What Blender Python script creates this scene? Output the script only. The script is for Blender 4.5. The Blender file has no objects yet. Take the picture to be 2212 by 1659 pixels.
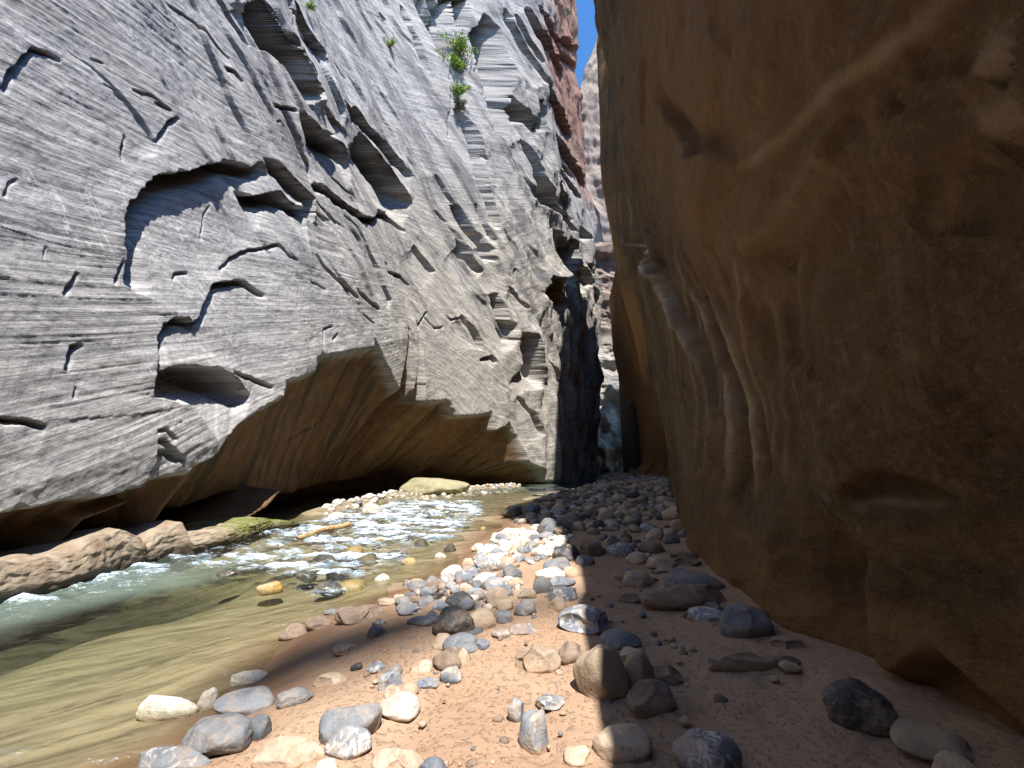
import bpy, bmesh, math
import numpy as np
from mathutils import Vector

# ------------------------------------------------------------------ camera, sky, sun, exposure
sc = bpy.context.scene
COL = sc.collection
CAMH = 1.6
PITCH = 11.2
FV = 864.0                       # focal length measured on a 2212 px wide picture
SUN = np.array([0.11, -0.42, 0.90]); SUN /= np.linalg.norm(SUN)

cam = bpy.data.cameras.new('camera'); cam_o = bpy.data.objects.new('camera', cam); COL.objects.link(cam_o)
cam.sensor_width = 36.0; cam.lens = 36.0 * FV / 2212.0
cam.clip_start = 0.05; cam.clip_end = 3000
cam_o.location = (0, 0, CAMH); cam_o.rotation_euler = (math.radians(90 + PITCH), 0, 0)
sc.camera = cam_o

world = bpy.data.worlds.new('World'); sc.world = world; world.use_nodes = True
wn = world.node_tree; bg = wn.nodes['Background']
sky = wn.nodes.new('ShaderNodeTexSky'); sky.sky_type = 'NISHITA'; sky.sun_disc = False
sun_el = math.asin(SUN[2]); sun_az = math.atan2(SUN[0], SUN[1])
sky.sun_elevation = sun_el; sky.sun_rotation = sun_az
sky.air_density = 1.0; sky.dust_density = 0.0; sky.ozone_density = 2.0; sky.altitude = 2500
shs = wn.nodes.new('ShaderNodeHueSaturation'); shs.inputs['Saturation'].default_value = 1.22; shs.inputs['Value'].default_value = 1.55
wn.links.new(sky.outputs[0], shs.inputs['Color']); wn.links.new(shs.outputs[0], bg.inputs[0]); bg.inputs[1].default_value = 0.12

sl = bpy.data.lights.new('sun', 'SUN'); sl.energy = 5.0; sl.angle = math.radians(0.53); sl.color = (1.0, 0.955, 0.89)
so = bpy.data.objects.new('sun', sl); COL.objects.link(so)
so.rotation_euler = Vector(SUN).to_track_quat('Z', 'Y').to_euler(); so.location = (20, -20, 60)

sc.view_settings.view_transform = 'Standard'; sc.view_settings.look = 'None'
sc.view_settings.exposure = 1.0; sc.view_settings.gamma = 1.0
sc.render.engine = 'CYCLES'
cy = sc.cycles
cy.max_bounces = 6; cy.diffuse_bounces = 3; cy.glossy_bounces = 3; cy.transmission_bounces = 3
cy.transparent_max_bounces = 6; cy.use_denoising = True; cy.sample_clamp_indirect = 6.0
cy.caustics_reflective = False; cy.caustics_refractive = False

# ------------------------------------------------------------------ maths helpers
TH = math.radians(PITCH); CT, ST = math.cos(TH), math.sin(TH)
def ray(px, py):
    cx = px - 1106.0; cyy = 829.5 - py
    return cx, FV * CT - cyy * ST, cyy * CT + FV * ST
def on_plane(px, py, z=0.0):
    x, y, zz = ray(px, py); t = (z - CAMH) / zz
    return x * t, y * t
rng = np.random.default_rng(7)
def sst(a, b, x):
    t = np.clip((x - a) / (b - a), 0, 1); return t * t * (3 - 2 * t)
_P = np.random.default_rng(3).permutation(256); _P = np.concatenate([_P, _P, _P])
_G = np.random.default_rng(5).normal(size=(256, 3)); _G /= np.linalg.norm(_G, axis=1)[:, None]
def perlin(x, y, z):
    x, y, z = np.broadcast_arrays(np.asarray(x, float), np.asarray(y, float), np.asarray(z, float))
    xi = np.floor(x).astype(int); yi = np.floor(y).astype(int); zi = np.floor(z).astype(int)
    xf, yf, zf = x - xi, y - yi, z - zi
    xi &= 255; yi &= 255; zi &= 255
    u, v, w = [t * t * t * (t * (t * 6 - 15) + 10) for t in (xf, yf, zf)]
    def g(i, j, k):
        h = _P[(_P[(_P[(xi + i) & 255] + yi + j) & 255] + zi + k) & 255]
        G = _G[h]; return G[..., 0] * (xf - i) + G[..., 1] * (yf - j) + G[..., 2] * (zf - k)
    def L(a, b, t): return a + (b - a) * t
    return 1.6 * L(L(L(g(0,0,0), g(1,0,0), u), L(g(0,1,0), g(1,1,0), u), v),
                   L(L(g(0,0,1), g(1,0,1), u), L(g(0,1,1), g(1,1,1), u), v), w)
def fbm(x, y, z, o=4, r=0.5):
    s = 0; a = 1.0
    for i in range(o):
        s = s + a * perlin(x * 2**i + 17.3 * i, y * 2**i + 5.1 * i, z * 2**i + 9.7 * i); a *= r
    return s
def grid_mesh(name, X, Y, Z, mat, attrs=None, flip=False, smooth=True):
    n, m = X.shape
    me = bpy.data.meshes.new(name)
    co = np.stack([X, Y, Z], -1).reshape(-1, 3).astype(np.float32)
    idx = np.arange(n * m).reshape(n, m)
    q = np.stack([idx[:-1, :-1], idx[:-1, 1:], idx[1:, 1:], idx[1:, :-1]], -1).reshape(-1, 4)
    if flip: q = q[:, ::-1]
    me.vertices.add(len(co)); me.vertices.foreach_set('co', co.ravel())
    me.loops.add(q.size); me.loops.foreach_set('vertex_index', q.ravel().astype(np.int32))
    me.polygons.add(len(q)); me.polygons.foreach_set('loop_start', (np.arange(len(q)) * 4).astype(np.int32))
    me.polygons.foreach_set('loop_total', np.full(len(q), 4, np.int32))
    me.polygons.foreach_set('use_smooth', np.full(len(q), smooth))
    me.update(calc_edges=True)
    for k, v in (attrs or {}).items():
        a = me.attributes.new(k, 'FLOAT', 'POINT'); a.data.foreach_set('value', np.asarray(v, np.float32).ravel())
    me.materials.append(mat)
    o = bpy.data.objects.new(name, me); COL.objects.link(o); return o
def tri_mesh(name, V, Fc, mat, smooth=True, link=True):
    me = bpy.data.meshes.new(name); V = np.asarray(V, np.float32); Fc = np.asarray(Fc, np.int32); k = Fc.shape[1]
    me.vertices.add(len(V)); me.vertices.foreach_set('co', V.ravel())
    me.loops.add(Fc.size); me.loops.foreach_set('vertex_index', Fc.ravel())
    me.polygons.add(len(Fc)); me.polygons.foreach_set('loop_start', (np.arange(len(Fc)) * k).astype(np.int32))
    me.polygons.foreach_set('loop_total', np.full(len(Fc), k, np.int32))
    me.polygons.foreach_set('use_smooth', np.full(len(Fc), smooth))
    me.update(calc_edges=True)
    if mat: me.materials.append(mat)
    if not link: return me
    o = bpy.data.objects.new(name, me); COL.objects.link(o); return o
def tag(o, label=None, cat=None, group=None, kind=None):
    if label: o['label'] = label
    if cat: o['category'] = cat
    if group: o['group'] = group
    if kind: o['kind'] = kind
    return o

# ------------------------------------------------------------------ material helpers
class M:
    def __init__(s, name, rough=0.85):
        s.m = bpy.data.materials.new(name); s.m.use_nodes = True; s.t = s.m.node_tree
        s.b = s.t.nodes['Principled BSDF']; s.b.inputs['Roughness'].default_value = rough
        s.b.inputs['Specular IOR Level'].default_value = 0.25
    def n(s, ty, **kw):
        nd = s.t.nodes.new(ty)
        for k, v in kw.items(): setattr(nd, k, v)
        return nd
    def set(s, sock, v):
        if isinstance(v, bpy.types.NodeSocket): s.t.links.new(v, sock)
        else: sock.default_value = v
    def math(s, op, a, b=0.0, c=None, clamp=False):
        nd = s.n('ShaderNodeMath', operation=op, use_clamp=clamp); s.set(nd.inputs[0], a); s.set(nd.inputs[1], b)
        if c is not None: s.set(nd.inputs[2], c)
        return nd.outputs[0]
    def attr(s, name):
        nd = s.n('ShaderNodeAttribute', attribute_name=name); return nd.outputs['Fac']
    def vec(s, x, y, z):
        nd = s.n('ShaderNodeCombineXYZ')
        for i, v in enumerate((x, y, z)): s.set(nd.inputs[i], v)
        return nd.outputs[0]
    def noise(s, v, scale, detail=4, rough=0.55, dist=0.0):
        nd = s.n('ShaderNodeTexNoise'); s.set(nd.inputs['Vector'], v); nd.inputs['Scale'].default_value = scale
        nd.inputs['Detail'].default_value = detail; nd.inputs['Roughness'].default_value = rough
        nd.inputs['Distortion'].default_value = dist; return nd.outputs['Fac']
    def mix(s, f, a, b, mode='MIX'):
        nd = s.n('ShaderNodeMix', data_type='RGBA', blend_type=mode)
        s.set(nd.inputs[0], f)
        for i, v in ((6, a), (7, b)):
            if isinstance(v, tuple): v = tuple(v) + (1.0,) if len(v) == 3 else v
            s.set(nd.inputs[i], v)
        return nd.outputs[2]
    def ramp(s, f, a, b, lo=0.0, hi=1.0):
        nd = s.n('ShaderNodeMapRange'); nd.clamp = True; nd.interpolation_type = 'SMOOTHSTEP'
        s.set(nd.inputs[0], f); nd.inputs[1].default_value = a; nd.inputs[2].default_value = b
        nd.inputs[3].default_value = lo; nd.inputs[4].default_value = hi; return nd.outputs[0]
    def bump(s, h, dist, strength=1.0, nrm=None):
        nd = s.n('ShaderNodeBump'); s.set(nd.inputs['Height'], h); nd.inputs['Distance'].default_value = dist
        nd.inputs['Strength'].default_value = strength
        if nrm is not None: s.set(nd.inputs['Normal'], nrm)
        return nd.outputs[0]
    def obj(s):
        return s.n('ShaderNodeTexCoord').outputs['Object']
    def geo(s):
        nd = s.n('ShaderNodeNewGeometry'); sp = s.n('ShaderNodeSeparateXYZ')
        s.t.links.new(nd.outputs['Position'], sp.inputs[0]); return nd.outputs['Position'], sp.outputs
    def color(s, c): s.set(s.b.inputs['Base Color'], c if not isinstance(c, tuple) else c + (1,))
    def normal(s, n_): s.set(s.b.inputs['Normal'], n_)

def wall_material(name, kind):
    m = M(name, 0.9)
    P, xyz = m.geo()
    q, s_ = m.attr('q'), m.attr('s')
    bed = m.vec(q, m.math('MULTIPLY', s_, 0.03), 1.3)
    n_bed = m.noise(bed, 8.5, 7, 0.78, 0.12)
    bed2 = m.vec(q, m.math('MULTIPLY', s_, 0.06), 3.7)
    n_bed2 = m.noise(bed2, 19.0, 4, 0.65, 0.2)
    n_iso = m.noise(P, 9.0, 6, 0.7)
    n_big = m.noise(P, 0.35, 4, 0.6)
    n_mid = m.noise(P, 1.6, 5, 0.6, 0.6)
    streak = m.noise(m.vec(m.math('ADD', s_, m.math('MULTIPLY', xyz[2], .10)), m.math('MULTIPLY', xyz[2], 0.07), 0.0), 1.9, 7, 0.7, 0.15)
    if kind == 'grey':
        c = m.mix(m.ramp(n_big, 0.35, 0.65), (0.47, 0.465, 0.475), (0.57, 0.555, 0.545))
        c = m.mix(m.attr('warm'), c, (0.56, 0.515, 0.44))
        c = m.mix(m.ramp(n_mid, 0.52, 0.72, 0, 0.45), c, (0.34, 0.33, 0.34))
        c = m.mix(m.ramp(n_bed, 0.40, 0.60, 0.62, 0.0), c, (0.13, 0.13, 0.14))
        c = m.mix(m.ramp(n_bed2, 0.36, 0.5, 0.5, 0.0), c, (0.10, 0.10, 0.11))
        c = m.mix(m.ramp(streak, 0.55, 0.75, 0.0, 0.30), c, (0.27, 0.265, 0.28))
        vz = m.math('MULTIPLY', m.ramp(xyz[2], 5.5, 15), m.ramp(xyz[1], 8, 13))
        v2 = m.noise(m.vec(m.math('ADD', m.math('MULTIPLY', xyz[2], .55), m.math('MULTIPLY', s_, .82)), m.math('MULTIPLY', m.math('SUBTRACT', m.math('MULTIPLY', s_, .55), m.math('MULTIPLY', xyz[2], .82)), .16), 4.0), .8, 7, .72, .3)
        c = m.mix(m.math('MULTIPLY', m.ramp(v2, .46, .60, 0, .72), vz), c, (0.13, 0.125, 0.135))
        sc_ = m.math('ABSOLUTE', m.math('SUBTRACT', m.noise(m.vec(m.math('ADD', m.math('MULTIPLY', xyz[2], .5), s_), m.math('MULTIPLY', xyz[2], .12), 9.0), 1.1, 5, .65, .5), .5))
        c = m.mix(m.math('MULTIPLY', m.ramp(sc_, .0, .010, .7, 0), m.ramp(m.noise(P, .4, 2, .5), .48, .6)), c, (0.68, 0.67, 0.66))
        c = m.mix(m.ramp(m.noise(P, 3.2, 7, .75, .6), .54, .66, 0, .42), c, (0.25, 0.24, 0.25))
        # iron-stained rock where the surface has been freshly scoured
        br = m.mix(m.ramp(n_mid, 0.35, 0.7), (0.17, 0.095, 0.042), (0.24, 0.145, 0.075))
        br = m.mix(m.ramp(n_iso, .62, .70, 0, .5), br, (0.33, 0.27, 0.20)); br = m.mix(m.ramp(streak, 0.50, 0.60, 0, 0.85), br, (0.06, 0.05, 0.03))
        br = m.mix(m.ramp(streak, 0.30, 0.42, 0.6, 0), br, (0.22, 0.20, 0.13))
        c = m.mix(m.attr('rec'), c, br)
        red = m.mix(m.ramp(n_mid, 0.4, 0.65), (0.22, 0.10, 0.07), (0.28, 0.17, 0.13))
        c = m.mix(m.attr('red'), c, red)
    else:
        c = m.mix(m.ramp(n_big, 0.36, 0.66), (0.115, 0.067, 0.025), (0.185, 0.118, 0.048))
        c = m.mix(m.ramp(n_mid, 0.45, 0.72, 0, 0.75), c, (0.055, 0.038, 0.020))
        c = m.mix(m.ramp(m.noise(P, 5.0, 8, .8, .5), .38, .55, .7, 0), c, (0.035, 0.024, 0.013))
        crk = m.math('ABSOLUTE', m.math('SUBTRACT', m.noise(m.vec(m.math('MULTIPLY', s_, 1.0), m.math('MULTIPLY', xyz[2], .6), 5.0), .9, 5, .6, .8), .5))
        c = m.mix(m.math('MULTIPLY', m.ramp(crk, .0, .008, .8, 0), m.ramp(m.noise(P, .8, 2, .5), .5, .6)), c, (0.018, 0.012, 0.007))
        c = m.mix(m.ramp(m.noise(P, 75, 3, .7), .42, .62, .35, 0), c, (0.03, 0.02, 0.012))
        c = m.mix(m.math('MULTIPLY', m.ramp(m.noise(P, .5, 3, .6), .46, .6, 0, .6), m.attr('drip')), c, (0.21, 0.125, 0.045))
        c = m.mix(m.ramp(m.noise(P, 26, 5, .8), .50, .64, 0, .55), c, (0.20, 0.135, 0.075))
        c = m.mix(m.ramp(m.noise(P, 13, 5, .8, .5), .36, .47, .6, 0), c, (0.028, 0.019, 0.011))
        fl = m.noise(m.vec(m.math('MULTIPLY', s_, 1.0), m.math('MULTIPLY', xyz[2], .35), 2.0), 6.0, 7, .78, .6)
        c = m.mix(m.ramp(fl, .54, .66, 0, .55), c, (0.24, 0.165, 0.085))
        c = m.mix(m.math('MULTIPLY', m.ramp(streak, 0.50, 0.62), m.attr('drip')), c, (0.055, 0.042, 0.024))
        c = m.mix(m.math('MULTIPLY', m.ramp(streak, 0.30, 0.44, 1, 0), m.attr('drip')), c, (0.30, 0.225, 0.135))
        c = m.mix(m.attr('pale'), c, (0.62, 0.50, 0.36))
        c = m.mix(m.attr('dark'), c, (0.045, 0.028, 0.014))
        c = m.mix(m.attr('rust'), c, (0.34, 0.17, 0.06))
        c = m.mix(m.ramp(m.noise(P, 30, 3, 0.6), 0.68, 0.74, 0, 0.35), c, (0.26, 0.20, 0.11))
    c = m.mix(m.ramp(n_iso, 0.3, 0.75, 0.0, 0.25), c, (0.12, 0.10, 0.09))
    m.color(c)
    k = 0.42 if kind == 'grey' else 0.12
    smooth = m.math('MULTIPLY', m.math('SUBTRACT', 1.0, m.math('MULTIPLY', m.attr('rec'), 0.8)), m.math('SUBTRACT', 1.0, m.math('MULTIPLY', m.attr('flat'), 1.0))) if kind == 'grey' else 1.0
    h = m.math('ADD', m.math('MULTIPLY', n_bed, k), m.math('MULTIPLY', n_bed2, k * 0.35))
    h = m.math('MULTIPLY', m.math('MULTIPLY', h, smooth), m.ramp(m.noise(P, .55, 4, .6, .5), .36, .62, .25, 1.15)) if kind == 'grey' else h
    h = m.math('ADD', h, m.math('MULTIPLY', n_iso, 0.34 if kind == 'grey' else 0.40))
    h = m.math('ADD', h, m.math('MULTIPLY', n_mid, 0.10))
    m.normal(m.bump(h, 0.12 if kind == 'grey' else 0.24, 1.0))
    return m.m
MAT_GREY = wall_material('varnished_sandstone', 'grey')
MAT_BROWN = wall_material('scoured_sandstone', 'brown')

# ------------------------------------------------------------------ picture-tracing frames (crop scale -> 2212 px frame)
def T(ox, oy, k): return lambda *p: [(ox + k * p[i], oy + k * p[i + 1]) for i in range(0, len(p), 2)]
T0 = T(0, 0, 1); T1 = T(0, 0, .32); T2 = T(619.4, 0, .32); T3 = T(0, 531, .32); T4 = T(619.4, 531, .32)
TA = T(530.9, 0, .2667); TB = T(973.3, 0, .2667); TC = T(973.3, 354, .2667)
T5 = T(0, 973.3, .4133); T6 = T(1150.2, 0, .5333); T7 = T(1504, 884.8, .4666)

# ------------------------------------------------------------------ left wall
_FY = np.array([-60, -6, 4, 12, 18, 21, 25, 30, 33, 40, 49, 50.5, 52, 56, 70.])
_FX = np.array([-8, -6.4, -6.3, -6.2, -6.0, -5.2, -2.9, 1.2, 3.4, 6.3, 10.2, 10.5, 9.2, 3, -15.])
_yy = np.linspace(-60, 70, 5201); _ff = np.interp(_yy, _FY, _FX)
_k = np.exp(-np.linspace(-2.5, 2.5, 41)**2); _k /= _k.sum(); _ff[20:-20] = np.convolve(_ff, _k, 'valid')
_ss = np.concatenate([[0], np.cumsum(np.hypot(np.diff(_yy), np.diff(_ff)))]); _ss -= np.interp(0, _yy, _ss)
def F(y): return np.interp(y, _yy, _ff)
def S_of(y): return np.interp(y, _yy, _ss)
def surf0(y, z):
    zb = np.interp(y, [4, 10, 12, 19, 20, 23, 28, 33], [1, 2.5, 4.5, 7.5, 8, 5, 4, 1])
    s_ = S_of(y); x = F(y) - 0.22 * np.clip(z - zb, 0, 60) * (1 - sst(19, 33, y)) + 0.26 * fbm(s_ * .07, z * .07, 2.0, 2)
    rc_ = np.interp((z - CAMH) / 49.0, [-.03, .2, .49, .8, 1.1, 1.43], [.2076, .222, .229, .205, .198, .195])
    return x + (49 * rc_ - F(49.)) * sst(34, 49, y)
def wall_pt(px, py, off=0.0):
    rx, ry, rz = ray(px, py); r = rx / ry
    g = np.arange(1.5, 50.4, 0.02)
    d = r * g - (surf0(g, CAMH + rz / ry * g) + (off(g) if callable(off) else off)); k = np.argmax(d <= 0) if (d <= 0).any() else len(g) - 1
    y = g[k]; return S_of(y), CAMH + rz / ry * y, y
def seg_field(Sx, Zx, pts, closed=False):
    """distance, signed side (+ = right hand of the walk) and 0..1 position along the polyline"""
    P = np.asarray(pts, float); n = len(P); segs = [(i, i + 1) for i in range(n - 1)] + ([(n - 1, 0)] if closed else [])
    L = [np.hypot(*(P[b] - P[a])) for a, b in segs]; tot = sum(L) + 1e-9
    best = np.full(Sx.shape, 1e9); side = np.zeros(Sx.shape); u = np.zeros(Sx.shape); acc = 0
    for (a, b), l in zip(segs, L):
        d = P[b] - P[a]; t = ((Sx - P[a][0]) * d[0] + (Zx - P[a][1]) * d[1]) / (l * l + 1e-9); tc = np.clip(t, 0, 1)
        dx = Sx - P[a][0] - tc * d[0]; dz = Zx - P[a][1] - tc * d[1]; ds = np.hypot(dx, dz)
        cr = -(d[0] * (Zx - P[a][1]) - d[1] * (Sx - P[a][0])) / (l + 1e-9)
        m = ds < best - 1e-6; best = np.where(m, ds, best); side = np.where(m, cr, side)
        u = np.where(m, (acc + tc * l) / tot, u); acc += l
    return best, side, u
def inside(Sx, Zx, pts):
    P = np.asarray(pts, float); c = np.zeros(Sx.shape, bool)
    for i in range(len(P)):
        (x0, y0), (x1, y1) = P[i], P[(i + 1) % len(P)]
        c ^= ((y0 > Zx) != (y1 > Zx)) & (Sx < (x1 - x0) * (Zx - y0) / (y1 - y0 + 1e-12) + x0)
    return c
# edges: rock above / left overhangs, rock on the right hand of the walk is set back.  (points, depth px, reach px)
EDGES = [
 (T1(845,1940,845,1600,840,1480,860,1360,960,1262,1080,1205,1180,1165,1300,1150,1400,1110,1450,1070,1560,1100,1700,1128,1770,1090), 17, 130),
 (T1(1770,1060,1850,1088,1960,1200,2050,1290,2108,1340,2112,1500), 15, 75),
 (T1(1600,1290,1700,1330,1800,1318,1900,1298,1960,1370,2100,1430,2112,1500), 15, 60),
 (T1(1750,0,1800,90,1850,200,1900,290,1960,350,2000,450,2030,540,2090,610,2050,700), 36, 100),
 (T1(1820,700,1900,730,1985,735), 8, 30), (T1(1900,740,1960,870,2010,1000,2080,1120,2100,1240), 5, 40),
 (TA(360,0,430,130,510,270,600,390,640,445), 14, 70), (TA(240,200,340,330,420,420,500,500,570,590), 8, 60),
 (TA(400,880,520,1010,640,1105,700,1095,790,1180,870,1340), 20, 80), (TA(450,930,560,1080,640,1180,660,1300), 10, 40),
 (TA(780,870,860,895,930,975,1000,1055,1110,1150,1180,1250,1240,1300,1345,1430), 13, 70),
 (TA(940,1080,1010,1200,1100,1310,1180,1430,1250,1540,1330,1640), 24, 80),
 (TA(330,0,330,60,420,190,470,300,560,380), 5, 40), (TA(700,500,760,600,800,640), 4, 25), (TA(730,1420,800,1510,870,1580), 5, 30),
 (TA(1290,60,1340,220,1390,330,1440,470,1480,590), 7, 50), (TA(1430,0,1500,130,1580,280,1650,430), 9, 60),
 (TA(1080,100,1130,160,1150,270), 9, 30), (TA(760,820,840,900), 6, 30), (TA(130,0,260,250,400,440,470,620,520,740), 6, 40),
 (T2(160,1240,250,1255,330,1325,420,1395,500,1460,590,1475,615,1430,700,1455,790,1560), 9, 60),
 (T2(395,1450,470,1530,540,1659), 4, 30), (T2(1000,1180,1080,1290,1140,1380), 6, 40), (T2(990,1420,1075,1500), 7, 30),
 (T2(980,0,1050,130,1100,300,1110,440), 12, 60), (T2(1108,440,1112,640,1118,1040), 4, 30),
 (T2(1150,730,1230,850,1290,980,1315,1100,1345,1250,1395,1400,1425,1550), 10, 60), (T2(1310,1040,1340,1080), 8, 20),
 (T2(1590,940,1660,1060,1700,1150,1740,1260), 8, 50), (T2(1480,1000,1560,1170), 4, 30),
 (T2(1290,1370,1340,1520,1400,1640), 5, 40), (T2(1800,1190,1870,1330,1930,1480), 8, 50),
 (T2(1500,60,1540,160,1640,330,1720,460,1760,560), 10, 60), (T2(1560,100,1650,260,1750,420), 10, 50),
 (T2(1620,40,1720,200,1800,350,1880,500), 12, 60), (T2(1700,30,1790,180,1850,330), 12, 50), (T2(1760,560,1850,760,1920,900), 14, 70),
 (T2(1820,900,1900,1000,1980,1150,2020,1260), 12, 60), (T2(1830,240,1900,280,1990,330), 12, 40), (T2(1830,330,1920,390,2010,450), 12, 40),
 (T2(1800,1010,1880,1080,1960,1180), 9, 40), (T2(1850,1130,1930,1210,2000,1330), 9, 40),
 (T3(1040,960,1040,615,1080,545,1180,487,1260,482,1300,515,1350,480,1370,400,1420,320,1430,270,1530,240,1650,238,1700,275,1790,330), 9, 90),
 (T3(1040,1010,1040,900,1110,838,1300,815,1450,825,1560,880,1640,960,1700,1010), 22, 110), (T3(1560,850,1700,885,1840,955), 6, 40),
 (T3(1040,1245,1100,1230,1180,1310), 4, 40), (T3(1050,1305,1110,1305,1190,1400,1230,1440), 6, 40), (T3(1045,1385,1120,1375,1210,1450), 7, 40),
 (T3(-20,1160,180,1175,320,1222), 8, 60), (T3(1480,150,1560,90,1640,42,1740,15,1880,0,1940,60,2000,95), 3.5, 60),
 (T1(0,600,30,500,100,420,220,322,320,345,410,400), 7, 80), (T1(815,1090,820,1000,838,905), 7, 30),
 (T1(600,392,690,425), 5, 20), (T1(690,560,790,615), 4, 25), (T1(1500,455,1570,485,1630,550), 6, 35), (T1(1090,0,1200,70,1320,160,1430,290,1545,400), 3, 40),
 (T1(1020,690,1130,745), 5, 35), (T1(1030,960,1050,900,1110,820,1180,790), 5, 50), (T1(20,1330,60,1230,130,1200), 3, 40),
 (T1(1380,1630,1395,1450,1430,1380), 2, 40), (T1(1840,820,1870,810,1910,860), 3, 20), (T1(880,600,1000,650,1130,745), 3, 40),
 (T3(420,330,460,250,500,170), 8, 25), (T3(430,840,460,740,480,680,545,655), 9, 30), (T3(1180,230,1200,185,1290,178), 6, 20), (T3(485,1035,520,950), 6, 20),
 (T3(0,215,60,215), 4, 20), (T3(760,270,790,150,820,90), 6, 30), (T3(290,90,300,0), 3, 20),
 (T4(190,50,250,140,330,210,400,280,470,350), 4, 40), (T4(460,290,540,360,620,430), 5, 40), (T4(550,0,590,100,620,180,650,270,690,360,692,430), 5, 40),
 (T4(680,110,700,180,760,205,825,265), 6, 30), (T4(860,0,920,90,1000,168), 9, 50), (T4(1150,0,1230,80,1320,170), 12, 50), (T4(1275,0,1330,80,1385,70), 9, 40),
 (T4(160,240,270,300), 4, 25), (T4(0,30,60,95), 4, 25), (T4(510,455,600,525), 4, 25), (T4(245,700,245,560,320,540), 4, 30), (T4(310,640,350,590), 5, 15),
 (T4(1160,460,1240,540,1290,620,1312,700), 6, 45), (T4(1420,320,1460,430,1480,560,1540,640), 11, 45), (T4(1565,590,1665,600,1700,720,1755,930), 18, 60),
 (T4(1560,1010,1610,1060,1670,1130,1725,1270), 5, 35), (T4(1310,770,1380,740,1410,790), 8, 20), (T4(1520,240,1545,150), 8, 25),
 (T4(1735,330,1745,205,1800,230,1870,200,1885,310), 24, 60), (T4(1880,-40,1895,100,1935,200), 20, 50), (T4(1955,100,2020,170,2035,260), 16, 50),
 (T4(2040,200,2090,330,2110,430), 12, 50), (T4(1080,470,1110,500,1180,470), 4, 20), (T4(870,560,900,500,940,440), 6, 25), (T4(930,480,1000,560,1060,540), 4, 25),
 (T4(1000,40,1040,90), 3, 20), (T4(1790,770,1830,860,1840,960), 8, 25), (T4(1330,400,1380,510), 4, 30), (T4(1500,280,1560,350,1640,420), 5, 40),
]
PITS = [
 (T0(1011,74,1050,30,1085,60,1100,120,1104,160,1096,220,1105,235,1098,300,1070,290,1051,224,1035,179,1026,128), 46),
 (T0(940,0,972,0,972,90,958,70,948,40), 26), (T0(1099,205,1118,224,1144,243,1163,266,1166,292,1157,310,1131,266,1109,266), 26),
 (T0(1166,218,1176,214,1183,243,1186,282,1166,285), 26), (TC(10,330,80,340,150,450,230,560,330,690,310,770,240,740,160,640,80,530,30,430), 20),
 (TC(40,600,110,680,170,780,240,860,200,860,120,760,60,680), 10), (TC(680,0,760,150,830,300,960,430,1000,540,930,470,840,400,760,330,700,260,680,100), 34),
 (TC(940,640,1000,620,1020,690,1000,900,960,860,930,780), 30), (TC(1010,820,1100,880,1110,980,1060,940), 22), (TC(1110,810,1165,820,1160,900,1120,870), 20),
 (TC(1020,510,1100,520,1130,600,1060,640,1020,580), 16), (TC(430,1260,510,1300,500,1450,440,1430), 9), (TB(0,0,130,0,130,220,60,260,20,200), 24),
]
LIP = T5(-120,330, 0,318, 200,285, 400,255, 560,232, 640,230, 700,200, 830,150, 1000,100, 1150,10) + T3(1500,1370,1640,1190,1922,1010,1925,910,2130,850,2140,740) \
    + T4(600,680,602,620,808,610,812,540,870,488,880,520,822,620,800,800,760,975,860,1000,930,1050,1100,1040,1150,1150,1300,1140,1400,1120,1420,1250,1520,1190,1580,1300,1620,1450,1720,1510,1745,1590)
SLOT = T5(-120,520, 0,560, 120,540, 200,470, 350,405, 480,400, 560,400, 700,330, 900,300, 1000,300, 1150,250, 1300,190) + \
    T0(572,1085, 627,1064, 691,1050, 755,1037, 812,1021, 876,1007, 905,1030, 934,1008, 963,1013, 1000,1030, 1059,1028, 1088,1030, 1100,1050, 1176,1050)

# grid columns: even on screen; a margin beyond the frame on both sides
yc = np.concatenate([np.linspace(-40, 2.0, 16), np.linspace(2.3, 4.4, 24)])
phi = np.linspace(0, 1, 4001); g = np.linspace(4.4, 52.5, 4001)
dens = np.abs(np.gradient(F(g) / g, g)) * 400 * 1.0 + 3.0
cum = np.concatenate([[0], np.cumsum((dens[1:] + dens[:-1]) / 2 * np.diff(g))])
NC = 900
yc = np.concatenate([yc, np.interp(np.linspace(0, cum[-1], NC)[1:], cum, g), np.linspace(54, 68, 5)])
NR = 620
tt = np.linspace(0, 1, NR)
Yg = np.repeat(yc[:, None], NR, 1)
zt = 1.50 * np.maximum(yc, 4.5) + 4.0
Zg = -0.9 + tt[None, :] * (zt[:, None] + 0.9)
top = np.array([1.25, 1.6, 2.2])
Zg = np.concatenate([Zg, zt[:, None] * top[None, :] + 18], 1); Yg = np.repeat(yc[:, None], Zg.shape[1], 1)
Sg = S_of(Yg)
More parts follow.
